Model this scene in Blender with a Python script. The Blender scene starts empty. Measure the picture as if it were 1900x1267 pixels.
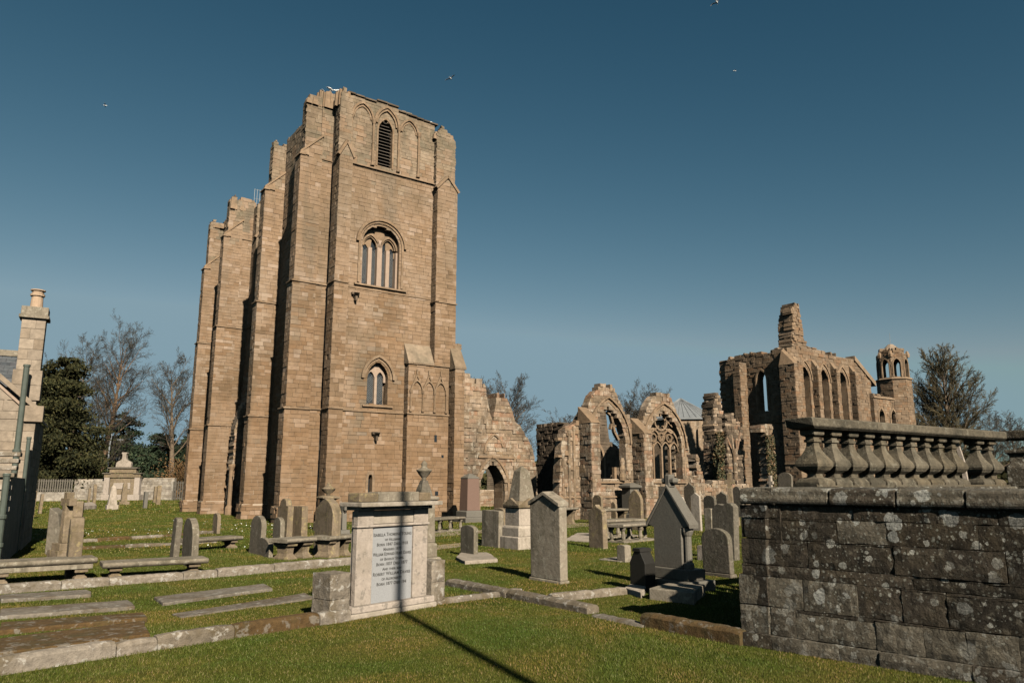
import bpy, bmesh, math, random
import numpy as np
from mathutils import Vector, Matrix

S = bpy.context.scene
COL = S.collection
R = math.radians
rng = random.Random(7)

# ------------------------------------------------------------------ camera, sky, sun, exposure
CAM_H, PITCH, FOC = 2.3, R(10.6), 1400.0          # eye height, tilt, focal length in photo pixels
cam_d = bpy.data.cameras.new('camera'); cam = bpy.data.objects.new('camera', cam_d); COL.objects.link(cam)
cam_d.sensor_width = 36.0; cam_d.lens = FOC / 1900 * 36.0
cam_d.clip_start = 0.1; cam_d.clip_end = 4000
cam.location = (0, 0, CAM_H); cam.rotation_euler = (R(90) + PITCH, 0, 0)
S.camera = cam

SUN_EL, SUN_AZ = R(32.0), math.atan2(0.41, -0.912)  # the sun stands behind the camera, to the right
W = bpy.data.worlds.new('World'); S.world = W; W.use_nodes = True
wn, wl = W.node_tree.nodes, W.node_tree.links
sky = wn.new('ShaderNodeTexSky'); sky.sky_type = 'NISHITA'; sky.sun_disc = False
sky.sun_elevation = SUN_EL; sky.sun_rotation = SUN_AZ
sky.air_density = 0.8; sky.dust_density = 0.6; sky.ozone_density = 1.0; sky.altitude = 0
# deepen the clear blue towards the zenith (same curve for the whole dome), no brighter than the horizon haze
sep = wn.new('ShaderNodeSeparateColor'); com = wn.new('ShaderNodeCombineColor'); hsv = wn.new('ShaderNodeHueSaturation'); hsv.inputs['Hue'].default_value = 0.47; hsv.inputs['Saturation'].default_value = 0.95
wl.new(sky.outputs[0], hsv.inputs['Color']); wl.new(hsv.outputs[0], sep.inputs[0])
SKY_PEAK = (2.75, 4.73, 6.12); SKY_POW = (1.95, 1.40, 1.20); SKY_OUT = (1.90, 2.95, 3.55)
for k in range(3):
    dv = wn.new('ShaderNodeMath'); dv.operation = 'DIVIDE'; wl.new(sep.outputs[k], dv.inputs[0]); dv.inputs[1].default_value = SKY_PEAK[k]
    mn = wn.new('ShaderNodeMath'); mn.operation = 'MINIMUM'; wl.new(dv.outputs[0], mn.inputs[0]); mn.inputs[1].default_value = 1.06
    pw_ = wn.new('ShaderNodeMath'); pw_.operation = 'POWER'; wl.new(mn.outputs[0], pw_.inputs[0]); pw_.inputs[1].default_value = SKY_POW[k]
    ml = wn.new('ShaderNodeMath'); ml.operation = 'MULTIPLY'; wl.new(pw_.outputs[0], ml.inputs[0]); ml.inputs[1].default_value = SKY_OUT[k]
    wl.new(ml.outputs[0], com.inputs[k])
wl.new(com.outputs[0], wn['Background'].inputs['Color'])
wn['Background'].inputs['Strength'].default_value = 0.05

sd = bpy.data.lights.new('sun', 'SUN'); sun = bpy.data.objects.new('sun', sd); COL.objects.link(sun)
sd.energy = 5.0; sd.angle = R(0.55); sd.color = (1.0, 0.91, 0.77)
to_sun = Vector((math.sin(SUN_AZ) * math.cos(SUN_EL), math.cos(SUN_AZ) * math.cos(SUN_EL), math.sin(SUN_EL)))
sun.rotation_euler = (-to_sun).to_track_quat('-Z', 'Y').to_euler()
sun.location = (10, -20, 30)
S.view_settings.view_transform = 'Standard'; S.view_settings.look = 'None'
S.view_settings.gamma = 1.0; S.view_settings.use_curve_mapping = False
S.view_settings.exposure = 1.1
S.cycles.max_bounces = 5; S.cycles.diffuse_bounces = 0; S.cycles.use_denoising = True

# ------------------------------------------------------------------ helpers
def ray(px, py):
    u, v = (px - 950) / FOC, (633.5 - py) / FOC
    return Vector((u, math.cos(PITCH) - v * math.sin(PITCH), math.sin(PITCH) + v * math.cos(PITCH)))
def G(px, py, z=0.0):                       # point of the level plane z
    d = ray(px, py); t = (z - CAM_H) / d.z
    return Vector((d.x * t, d.y * t, z))
def PT(px, py, D):                          # point at forward distance D
    d = ray(px, py); t = D / d.y
    return Vector((d.x * t, D, CAM_H + d.z * t))

def tag(o, label=None, cat=None, group=None, kind=None):
    if label: o['label'] = label
    if cat: o['category'] = cat
    if group: o['group'] = group
    if kind: o['kind'] = kind
    return o
def empty(name, loc=(0, 0, 0), rz=0.0, label=None, cat=None, group=None):
    o = bpy.data.objects.new(name, None); COL.objects.link(o)
    o.location = loc; o.rotation_euler = (0, 0, rz); o.empty_display_size = 0.3
    return tag(o, label, cat, group)
def copy_tree(o, parent=None):
    c = o.copy(); COL.objects.link(c); c.parent = parent
    for ch in list(o.children): copy_tree(ch, c)
    return c

class MB:
    """collects geometry; build() links it as ONE mesh object"""
    def __init__(self): self.v = []; self.f = []; self.r = []
    def hexa(self, p, rnd=None):            # p: 4 bottom (ccw from above) + 4 top
        b = len(self.v); self.v += [tuple(q) for q in p]
        r = rng.random() if rnd is None else rnd
        self.r += [r] * 8
        self.f += [(b+3, b+2, b+1, b), (b+4, b+5, b+6, b+7), (b, b+1, b+5, b+4), (b+1, b+2, b+6, b+5), (b+2, b+3, b+7, b+6), (b+3, b, b+4, b+7)]
    def box(self, x0, x1, y0, y1, z0, z1, rnd=None, tx=0, ty=0):
        self.hexa([(x0, y0, z0), (x1, y0, z0), (x1, y1, z0), (x0, y1, z0), (x0+tx, y0+ty, z1), (x1-tx, y0+ty, z1), (x1-tx, y1-ty, z1), (x0+tx, y1-ty, z1)], rnd)
    def poly(self, pts, rnd=None):
        b = len(self.v); self.v += [tuple(q) for q in pts]; self.r += [rng.random() if rnd is None else rnd] * len(pts)
        self.f.append(tuple(range(b, b + len(pts))))
    def prism(self, pts, off, rnd=None):    # pts: 3d polygon, off: extrusion vector
        n = len(pts); b = len(self.v); off = Vector(off)
        self.v += [tuple(q) for q in pts] + [tuple(Vector(q) + off) for q in pts]
        self.r += [rng.random() if rnd is None else rnd] * (2 * n)
        self.f.append(tuple(range(b + n - 1, b - 1, -1))); self.f.append(tuple(range(b + n, b + 2 * n)))
        for i in range(n):
            j = (i + 1) % n
            self.f.append((b+i, b+j, b+n+j, b+n+i))
    def lathe(self, prof, n=12, c=(0, 0), rot=0.0, rnd=None, sq=1.0):
        b = len(self.v); r_ = rng.random() if rnd is None else rnd
        for (r, z) in prof:
            for k in range(n):
                a = rot + 2 * math.pi * k / n
                self.v.append((c[0] + r * math.cos(a), c[1] + r * math.sin(a), z)); self.r.append(r_)
        for i in range(len(prof) - 1):
            for k in range(n):
                k2 = (k + 1) % n
                self.f.append((b+i*n+k, b+i*n+k2, b+(i+1)*n+k2, b+(i+1)*n+k))
        self.f.append(tuple(b + k for k in reversed(range(n)))); self.f.append(tuple(b + (len(prof)-1)*n + k for k in range(n)))
    def tube(self, pts, rad, n=6, rnd=None):
        pts = [Vector(p) for p in pts]; b = len(self.v); r_ = rng.random() if rnd is None else rnd
        if not hasattr(rad, '__len__'): rad = [rad] * len(pts)
        for i, p in enumerate(pts):
            d = (pts[min(i+1, len(pts)-1)] - pts[max(i-1, 0)]).normalized()
            s = d.cross(Vector((0, 0, 1)) if abs(d.z) < .95 else Vector((1, 0, 0))).normalized(); t = d.cross(s)
            for k in range(n):
                a = 2 * math.pi * k / n
                self.v.append(tuple(p + (s * math.cos(a) + t * math.sin(a)) * rad[i])); self.r.append(r_)
        for i in range(len(pts) - 1):
            for k in range(n):
                k2 = (k + 1) % n
                self.f.append((b+i*n+k2, b+i*n+k, b+(i+1)*n+k, b+(i+1)*n+k2))
        self.f.append(tuple(b + k for k in range(n))); self.f.append(tuple(b + (len(pts)-1)*n + k for k in reversed(range(n))))
    def grid_block(self, o, ex, ey, ez, nx, nz, rough, bev, rnd, seed):
        """a stone: rough front face (towards -ey) as a grid with worn edges"""
        q = random.Random(seed); b = len(self.v); L = ex.length; H = ez.length
        for j in range(nz + 1):
            for i in range(nx + 1):
                s, t = i / nx, j / nz
                edge = min(s * L, (1 - s) * L, t * H, (1 - t) * H)
                d = -bev * math.exp(-edge / (bev * .9)) + (q.random() - .5) * rough
                ss = s + ((q.random() - .5) * .3 / nx if 0 < i < nx else (q.random() - .5) * .012 / L)
                tt = t + ((q.random() - .5) * .3 / nz if 0 < j < nz else (q.random() - .5) * .012 / H)
                self.v.append(tuple(o + ex * ss + ez * tt - ey.normalized() * d)); self.r.append(rnd)
        w = nx + 1
        for j in range(nz):
            for i in range(nx):
                self.f.append((b+j*w+i, b+j*w+i+1, b+(j+1)*w+i+1, b+(j+1)*w+i))
        rim = [b+i for i in range(w)] + [b+j*w+nx for j in range(1, nz+1)] + [b+nz*w+i for i in range(nx-1, -1, -1)] + [b+j*w for j in range(nz-1, 0, -1)]
        b2 = len(self.v)
        for k in rim: self.v.append(tuple(Vector(self.v[k]) + ey)); self.r.append(rnd)
        m = len(rim)
        for k in range(m):
            self.f.append((rim[k], b2+k, b2+(k+1) % m, rim[(k+1) % m]))
        self.f.append(tuple(range(b2 + m - 1, b2 - 1, -1)))
    def build(self, name, mat, parent=None, bevel=0.0, smooth=False, seg=1):
        if not self.v: return None
        me = bpy.data.meshes.new(name); me.from_pydata(self.v, [], self.f)
        at = me.attributes.new('rnd', 'FLOAT', 'POINT'); at.data.foreach_set('value', np.array(self.r, dtype=np.float32))
        me.materials.append(mat)
        bm = bmesh.new(); bm.from_mesh(me)
        bmesh.ops.recalc_face_normals(bm, faces=bm.faces)
        if bevel:
            bmesh.ops.bevel(bm, geom=[e for e in bm.edges if len(e.link_faces) == 2 and e.calc_face_angle(0) > .5], offset=bevel, segments=seg, profile=.6, affect='EDGES', clamp_overlap=True)
        bm.to_mesh(me); bm.free()
        if smooth:
            for p in me.polygons: p.use_smooth = True
        o = bpy.data.objects.new(name, me); COL.objects.link(o); o.parent = parent
        return o

def raw_mesh(name, v, f3, mat, parent=None, attr=None):     # numpy arrays, triangles or quads
    me = bpy.data.meshes.new(name); v = np.asarray(v, np.float32); f3 = np.asarray(f3, np.int32); k = f3.shape[1]
    me.vertices.add(len(v)); me.vertices.foreach_set('co', v.ravel())
    me.loops.add(f3.size); me.loops.foreach_set('vertex_index', f3.ravel())
    me.polygons.add(len(f3)); me.polygons.foreach_set('loop_start', np.arange(0, f3.size, k, dtype=np.int32))
    if attr is not None:
        at = me.attributes.new('rnd', 'FLOAT', 'POINT'); at.data.foreach_set('value', np.asarray(attr, np.float32))
    me.update(calc_edges=True); me.materials.append(mat)
    o = bpy.data.objects.new(name, me); COL.objects.link(o); o.parent = parent
    return o

# ------------------------------------------------------------------ materials
def nodes_of(name):
    m = bpy.data.materials.new(name); m.use_nodes = True
    return m, m.node_tree.nodes, m.node_tree.links, m.node_tree.nodes['Principled BSDF']
def noise(n, l, vec, scale, detail=4, rough=.55, dist=0.0):
    t = n.new('ShaderNodeTexNoise'); t.inputs['Scale'].default_value = scale; t.inputs['Detail'].default_value = detail
    t.inputs['Roughness'].default_value = rough; t.inputs['Distortion'].default_value = dist
    l.new(vec, t.inputs['Vector']); return t.outputs['Fac']
def ramp(n, l, fac, stops, interp='LINEAR'):
    c = n.new('ShaderNodeValToRGB'); c.color_ramp.interpolation = interp
    el = c.color_ramp.elements
    while len(el) < len(stops): el.new(0.5)
    for e, (p, col) in zip(el, stops): e.position = p; e.color = (*col, 1) if len(col) == 3 else col
    if fac is not None: l.new(fac, c.inputs['Fac'])
    return c.outputs['Color']
def mix(n, l, fac, a, b, mode='MIX'):
    m = n.new('ShaderNodeMix'); m.data_type = 'RGBA'; m.blend_type = mode
    if isinstance(fac, (int, float)): m.inputs[0].default_value = fac
    else: l.new(fac, m.inputs[0])
    for k, x in ((6, a), (7, b)):
        if isinstance(x, tuple): m.inputs[k].default_value = (*x, 1)
        else: l.new(x, m.inputs[k])
    return m.outputs[2]
def math_(n, l, op, a, b=None):
    m = n.new('ShaderNodeMath'); m.operation = op
    for k, x in ((0, a), (1, b)):
        if x is None: continue
        if isinstance(x, (int, float)): m.inputs[k].default_value = x
        else: l.new(x, m.inputs[k])
    return m.outputs[0]
BLK, WHT = (0, 0, 0), (1, 1, 1)

def stone_mat(name, cols, grain=.35, stain=None, lichen=None, bump=.3, fine=18.0, big=.35, rough=.92, streak=None, spots=None, wash=None):
    """weathered masonry: per-stone colour from the rnd attribute, grain, stains, lichen"""
    m, n, l, bs = nodes_of(name)
    pos = n.new('ShaderNodeNewGeometry').outputs['Position']
    at = n.new('ShaderNodeAttribute'); at.attribute_name = 'rnd'
    k = len(cols)
    c = ramp(n, l, at.outputs['Fac'], [(i / (k - 1), q) for i, q in enumerate(cols)])
    g1 = noise(n, l, pos, fine * .35, 6, .65); g2 = noise(n, l, pos, big, 5, .6, .6)
    lo, hi = 1 - grain, 1 + grain
    c = mix(n, l, 1.0, c, ramp(n, l, g1, [(.25, (lo, lo, lo)), (.75, (hi, hi, hi))]), 'MULTIPLY')
    c = mix(n, l, 1.0, c, ramp(n, l, g2, [(.3, (lo+.08, lo+.07, lo+.05)), (.7, (hi-.08, hi-.1, hi-.12))]), 'MULTIPLY')
    if stain:
        col, amt, sc = stain
        c = mix(n, l, math_(n, l, 'MULTIPLY', ramp(n, l, noise(n, l, pos, sc, 6, .62, .8), [(.48, BLK), (.68, WHT)]), amt), c, col)
    if wash:                                 # bleached, wind-washed areas with soft outlines
        col, amt, sc = wash
        mp = n.new('ShaderNodeMapping'); mp.inputs['Scale'].default_value = (1, 1, .55); mp.inputs['Location'].default_value = (7, 3, 1); l.new(pos, mp.inputs['Vector'])
        f = math_(n, l, 'MULTIPLY', ramp(n, l, noise(n, l, mp.outputs[0], sc, 6, .68, .5), [(.47, BLK), (.66, WHT)]), ramp(n, l, at.outputs['Fac'], [(.0, (.35, .35, .35)), (1, WHT)]))
        c = mix(n, l, math_(n, l, 'MULTIPLY', f, amt), c, col)
    if streak:                               # runs of algae and soot, drawn out downwards
        col, amt, sc = streak
        mp = n.new('ShaderNodeMapping'); mp.inputs['Scale'].default_value = (1, 1, .12); l.new(pos, mp.inputs['Vector'])
        c = mix(n, l, math_(n, l, 'MULTIPLY', ramp(n, l, noise(n, l, mp.outputs[0], sc, 5, .6, .2), [(.52, BLK), (.72, WHT)]), amt), c, col)
    if lichen:
        col, amt, sc = lichen
        f = ramp(n, l, noise(n, l, pos, sc, 5, .7, .3), [(.56, BLK), (.62, WHT)])
        c = mix(n, l, math_(n, l, 'MULTIPLY', f, amt), c, col)
    if spots:
        for (col, amt, sc, rad) in spots:
            wob = n.new('ShaderNodeVectorMath'); wob.operation = 'ADD'
            tn = n.new('ShaderNodeTexNoise'); tn.inputs['Scale'].default_value = sc * 3; l.new(pos, tn.inputs['Vector'])
            sc_ = n.new('ShaderNodeVectorMath'); sc_.operation = 'SCALE'; sc_.inputs[3].default_value = .35 / sc
            l.new(tn.outputs['Color'], sc_.inputs[0]); l.new(pos, wob.inputs[0]); l.new(sc_.outputs[0], wob.inputs[1])
            vo = n.new('ShaderNodeTexVoronoi'); vo.inputs['Scale'].default_value = sc; l.new(wob.outputs[0], vo.inputs['Vector'])
            sp = n.new('ShaderNodeSeparateColor'); l.new(vo.outputs['Color'], sp.inputs[0])
            thr = math_(n, l, 'MULTIPLY', math_(n, l, 'POWER', sp.outputs[0], 2.2), rad)
            d = math_(n, l, 'SUBTRACT', thr, vo.outputs['Distance'])
            f = ramp(n, l, math_(n, l, 'ADD', math_(n, l, 'MULTIPLY', d, 14.0), .0), [(0.0, BLK), (.35, WHT)])
            patch = ramp(n, l, noise(n, l, pos, .9, 3), [(.40, BLK), (.58, WHT)])
            tex = ramp(n, l, noise(n, l, pos, 60, 4, .7), [(.35, (.35, .35, .35)), (.6, WHT)])
            f = math_(n, l, 'MULTIPLY', math_(n, l, 'MULTIPLY', f, patch), tex)
            c = mix(n, l, math_(n, l, 'MULTIPLY', f, amt), c, col)
    l.new(c, bs.inputs['Base Color']); bs.inputs['Roughness'].default_value = rough
    bs.inputs['Specular IOR Level'].default_value = .2
    b = n.new('ShaderNodeBump'); b.inputs['Strength'].default_value = bump; b.inputs['Distance'].default_value = .05
    h = math_(n, l, 'ADD', noise(n, l, pos, fine, 7, .7), math_(n, l, 'MULTIPLY', noise(n, l, pos, fine * .2, 5, .6), 1.6))
    l.new(h, b.inputs['Height']); l.new(b.outputs[0], bs.inputs['Normal'])
    return m
def plain_mat(name, col, rough=.6, metal=0.0, var=.15, scale=6.0, bump=.0, spec=.4):
    m, n, l, bs = nodes_of(name)
    pos = n.new('ShaderNodeNewGeometry').outputs['Position']
    f = noise(n, l, pos, scale, 5, .6)
    c = mix(n, l, 1.0, (col[0], col[1], col[2]), ramp(n, l, f, [(.3, (1-var,)*3), (.7, (1+var,)*3)]), 'MULTIPLY')
    l.new(c, bs.inputs['Base Color']); bs.inputs['Roughness'].default_value = rough; bs.inputs['Metallic'].default_value = metal
    bs.inputs['Specular IOR Level'].default_value = spec
    if bump:
        b = n.new('ShaderNodeBump'); b.inputs['Strength'].default_value = bump; b.inputs['Distance'].default_value = .02
        l.new(noise(n, l, pos, scale * 4, 5), b.inputs['Height']); l.new(b.outputs[0], bs.inputs['Normal'])
    return m
def attr_mat(name, cols, rough=.8, spec=.2, noise_amt=.2, nscale=2.0, trans=0.0):
    m, n, l, bs = nodes_of(name)
    at = n.new('ShaderNodeAttribute'); at.attribute_name = 'rnd'
    k = len(cols); c = ramp(n, l, at.outputs['Fac'], [(i / (k - 1), q) for i, q in enumerate(cols)])
    pos = n.new('ShaderNodeNewGeometry').outputs['Position']
    c = mix(n, l, 1.0, c, ramp(n, l, noise(n, l, pos, nscale, 4), [(.3, (1-noise_amt,)*3), (.7, (1+noise_amt,)*3)]), 'MULTIPLY')
    l.new(c, bs.inputs['Base Color']); bs.inputs['Roughness'].default_value = rough; bs.inputs['Specular IOR Level'].default_value = spec
    return m

M = {}
SAND = [(.132, .089, .054), (.148, .101, .063), (.166, .115, .075), (.152, .101, .062), (.177, .125, .084), (.140, .092, .055), (.160, .109, .069), (.180, .128, .088), (.235, .18, .14)]
M['tower'] = stone_mat('tower_sandstone', [tuple(c * 1.10 for c in q) for q in SAND], .20, stain=((.10, .074, .046), .6, .16), streak=((.075, .066, .048), .7, .42), wash=((.255, .198, .148), .6, .33), bump=.35, fine=9)
M['tower_low'] = stone_mat('lower_tower_sandstone', [tuple(c * f for c, f in zip(q, (.96, .90, .82))) for q in SAND], .20, stain=((.085, .060, .035), .6, .16), streak=((.066, .055, .038), .65, .45), wash=((.225, .168, .118), .5, .30), bump=.3, fine=9)
M['tower_top'] = stone_mat('weathered_top_stone', [(.135, .10, .066), (.16, .12, .082), (.18, .14, .10), (.145, .108, .07)], .3, stain=((.075, .07, .046), .75, .5), streak=((.07, .06, .042), .7, .9), bump=.4, fine=9)
M['mortar'] = stone_mat('mortar', [(.17, .13, .095), (.20, .155, .115)], .3, stain=((.035, .026, .016), .95, .14), bump=.3, fine=14)
def repoint(m):
    n, l = m.node_tree.nodes, m.node_tree.links; bs = n['Principled BSDF']; src = bs.inputs['Base Color'].links[0].from_socket
    pos = n.new('ShaderNodeNewGeometry').outputs['Position']; sx = n.new('ShaderNodeSeparateXYZ'); l.new(pos, sx.inputs[0])
    h = math_(n, l, 'ADD', math_(n, l, 'MULTIPLY', sx.outputs[2], -.12), math_(n, l, 'ADD', math_(n, l, 'MULTIPLY', noise(n, l, pos, .35, 3), 1.6), .25))
    l.new(mix(n, l, ramp(n, l, h, [(.35, BLK), (.55, WHT)]), src, (.30, .24, .18)), bs.inputs['Base Color'])
repoint(M['mortar'])
M['trim'] = stone_mat('moulded_stone', [(.145, .098, .06), (.17, .118, .075), (.195, .14, .093)], .25, stain=((.10, .075, .05), .6, 1.2), bump=.3, fine=12)
M['mullion'] = stone_mat('pale_mullion_stone', [(.235, .175, .135), (.26, .20, .155)], .18, bump=.15, fine=16)
M['ruin'] = stone_mat('ruin_sandstone', [(.135, .098, .064), (.175, .128, .086), (.20, .15, .106), (.155, .108, .066), (.22, .17, .125), (.185, .108, .066), (.11, .08, .052)], .42, stain=((.062, .05, .034), .75, .55), streak=((.06, .05, .036), .65, 1.0), lichen=((.32, .28, .22), .5, 2.2), bump=.5, fine=9)
M['ruin_dark'] = stone_mat('dark_and_shaded_rubble', [(.05, .038, .027), (.075, .057, .04), (.095, .071, .05), (.06, .044, .03)], .35, stain=((.05, .042, .03), .6, .6), bump=.6, fine=8)  # dark rubble; on the wall stump it stands in for shade
M['choir'] = stone_mat('choir_sandstone', [(.11, .077, .048), (.145, .102, .067), (.17, .125, .085), (.13, .086, .052), (.165, .098, .056)], .32, stain=((.085, .062, .042), .65, .4), streak=((.075, .06, .045), .5, .8), bump=.45, fine=9)
GREYS = [(.125, .106, .080), (.15, .128, .096), (.18, .155, .12), (.132, .111, .083)]
M['grave'] = stone_mat('grey_gravestone', GREYS, .25, stain=((.075, .064, .042), .75, 1.6), streak=((.062, .054, .037), .85, 3.4), lichen=((.27, .245, .19), .5, 6), bump=.25, fine=40)
M['grave_warm'] = stone_mat('warm_gravestone', [(.125, .096, .064), (.16, .125, .087), (.14, .104, .066)], .28, stain=((.085, .064, .033), .75, 2.0), streak=((.07, .056, .036), .8, 3.4), lichen=((.28, .225, .10), .4, 5), bump=.3, fine=36)
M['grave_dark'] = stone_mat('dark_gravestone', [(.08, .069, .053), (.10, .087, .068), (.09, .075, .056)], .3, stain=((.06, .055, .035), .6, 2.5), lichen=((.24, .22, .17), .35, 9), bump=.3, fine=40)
M['grave_pale'] = stone_mat('pale_gravestone', [(.235, .20, .162), (.28, .24, .20), (.255, .222, .182)], .22, stain=((.14, .118, .085), .7, 2.2), streak=((.12, .10, .072), .75, 4.0), bump=.25, fine=36)
M['granite'] = stone_mat('grey_granite', [(.088, .080, .066), (.108, .099, .083)], .25, bump=.1, fine=70, rough=.6, stain=((.10, .095, .08), .5, 1.5))
M['granite_red'] = stone_mat('red_granite', [(.115, .075, .06), (.135, .088, .068)], .16, bump=.08, fine=80, rough=.45)
M['kerb'] = stone_mat('kerb_stone', [(.135, .113, .088), (.165, .142, .115), (.115, .095, .07)], .35, stain=((.075, .056, .03), .8, 2.0), lichen=((.32, .30, .265), .6, 6), bump=.5, fine=30)
M['ledger'] = stone_mat('ledger_stone', [(.105, .09, .072), (.13, .114, .092)], .35, stain=((.06, .038, .016), .85, 1.0), lichen=((.24, .225, .195), .55, 5), bump=.4, fine=30)
M['ledger_moss'] = stone_mat('mossy_ledger_stone', [(.062, .038, .015), (.08, .047, .017)], .4, stain=((.045, .042, .018), .7, 2.0), lichen=((.17, .155, .13), .55, 5), bump=.5, fine=30)
M['marble'] = stone_mat('memorial_sandstone', [(.25, .213, .18), (.285, .245, .21)], .18, stain=((.18, .15, .115), .55, 2.6), lichen=((.10, .09, .075), .55, 7.5), bump=.25, fine=34)
M['panel'] = stone_mat('grey_granite_panel', [(.20, .203, .207), (.215, .218, .222)], .14, bump=.06, fine=120, rough=.7)
M['letter'] = plain_mat('lead_lettering', (.05, .048, .045), .6)
SPOT = [((.27, .27, .245), .9, 4.0, .50), ((.29, .285, .25), .85, 8.0, .55), ((.22, .22, .185), .7, 26.0, .55)]
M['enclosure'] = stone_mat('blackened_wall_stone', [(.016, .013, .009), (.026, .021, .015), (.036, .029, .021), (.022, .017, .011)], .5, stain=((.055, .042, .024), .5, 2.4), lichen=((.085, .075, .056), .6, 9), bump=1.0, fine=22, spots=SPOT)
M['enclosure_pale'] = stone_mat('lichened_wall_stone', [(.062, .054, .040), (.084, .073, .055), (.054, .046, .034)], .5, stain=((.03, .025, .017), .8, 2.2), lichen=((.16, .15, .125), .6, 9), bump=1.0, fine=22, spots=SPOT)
M['enclosure_mortar'] = stone_mat('wall_joint', [(.025, .02, .014), (.035, .028, .02)], .3, bump=.5)
M['balust'] = stone_mat('balustrade_stone', [(.070, .060, .043), (.085, .073, .053), (.078, .062, .039)], .35, stain=((.03, .027, .019), .85, 2.2), lichen=((.18, .165, .125), .35, 7), bump=.5, fine=34)
M['slate'] = attr_mat('roof_slate', [(.035, .04, .045), (.055, .06, .064), (.045, .045, .05)], .6, .4, .25, 8)
M['lead'] = plain_mat('lead_roof', (.13, .137, .14), .55, 0, .15, 2.0)
M['louvre'] = attr_mat('weathered_louvre', [(.055, .045, .036), (.09, .075, .06)], .7, .2)
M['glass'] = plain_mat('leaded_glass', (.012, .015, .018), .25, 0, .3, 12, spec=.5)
M['lead_came'] = plain_mat('lead_lattice', (.12, .125, .125), .6)
M['pipe'] = plain_mat('green_grey_pipe', (.05, .06, .048), .5, 0, .2, 4)
M['house'] = stone_mat('house_stone', [(.19, .155, .12), (.23, .188, .145), (.165, .128, .092)], .25, stain=((.10, .08, .058), .6, 1.2), bump=.3, fine=16)
M['pot'] = stone_mat('chimney_pot_clay', [(.26, .185, .13), (.29, .21, .145)], .15, bump=.1, fine=20)
M['metal'] = plain_mat('galvanised_metal', (.20, .21, .215), .5, .3, .1)
M['fence'] = attr_mat('grey_fence_wood', [(.07, .062, .05), (.105, .093, .075)], .85, .1, .2, 5)
M['bark'] = attr_mat('bark', [(.085, .065, .045), (.125, .09, .06), (.10, .075, .05)], .9, .1, .35, 3)
M['bark_warm'] = attr_mat('warm_bark', [(.10, .064, .038), (.14, .085, .048), (.09, .062, .04)], .9, .1, .35, 3)
M['twig'] = attr_mat('twigs', [(.035, .031, .026), (.05, .044, .035), (.065, .056, .042)], .9, .1, .2, 1)
M['twig_gold'] = attr_mat('golden_twigs', [(.062, .050, .028), (.085, .068, .036), (.055, .046, .028)], .9, .1, .2, 1)
M['needle'] = attr_mat('conifer_needles', [(.008, .010, .004), (.020, .022, .009), (.042, .038, .014), (.030, .032, .012)], .8, .12, .45, .35)
M['pine'] = attr_mat('pine_needles', [(.009, .016, .009), (.022, .034, .018), (.036, .048, .024)], .8, .12, .35, .5)
M['bush'] = attr_mat('bush_leaves', [(.03, .045, .012), (.07, .085, .02), (.05, .05, .02)], .75, .25, .35, .8)
M['bush_red'] = attr_mat('russet_twigs', [(.09, .055, .028), (.15, .085, .035)], .85, .1, .3, .8)
M['ivy'] = attr_mat('ivy_leaves', [(.02, .026, .01), (.05, .05, .022), (.13, .075, .035)], .7, .3, .3, 2)
M['gull'] = plain_mat('gull_feathers', (.62, .62, .6), .8, 0, .05)
M['gull_grey'] = plain_mat('gull_grey_feathers', (.20, .17, .14), .8, 0, .1)
M['beak'] = plain_mat('beak', (.5, .3, .05), .5)
M['post'] = plain_mat('painted_post', (.08, .085, .085), .5)
M['black'] = stone_mat('black_stone', [(.012, .011, .010), (.016, .015, .013)], .2, bump=.05, fine=60, rough=.5)
M['boundary'] = stone_mat('pale_rubble_wall', [(.15, .128, .10), (.19, .165, .135), (.23, .205, .17), (.13, .11, .085)], .4, stain=((.075, .065, .05), .7, .8), lichen=((.30, .28, .25), .5, 2.5), bump=.5, fine=7)

# ------------------------------------------------------------------ masonry
def arch_pts(cx, sp, hw, k, n=8):
    """outline of an arch from the left springing over the apex to the right; k = 1 round, 2 equilateral pointed"""
    Rr = hw * k; a1 = math.acos((Rr - hw) / Rr)
    left = [(cx - hw + Rr - Rr * math.cos(a1 * i / n), sp + Rr * math.sin(a1 * i / n)) for i in range(n + 1)]
    right = [(2 * cx - x, z) for (x, z) in reversed(left[:-1])]
    return left + right
def opening(cx, sill, sp, hw, k=2.0):
    return [(cx - hw, sill)] + arch_pts(cx, sp, hw, k) + [(cx + hw, sill)]
def scan(polys, z):
    xs = []
    for P in polys:
        for i in range(len(P)):
            (x0, z0), (x1, z1) = P[i], P[(i + 1) % len(P)]
            if (z0 <= z < z1) or (z1 <= z < z0): xs.append(x0 + (x1 - x0) * (z - z0) / (z1 - z0))
    xs.sort(); return [(xs[i], xs[i + 1]) for i in range(0, len(xs) - 1, 2)]

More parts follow.
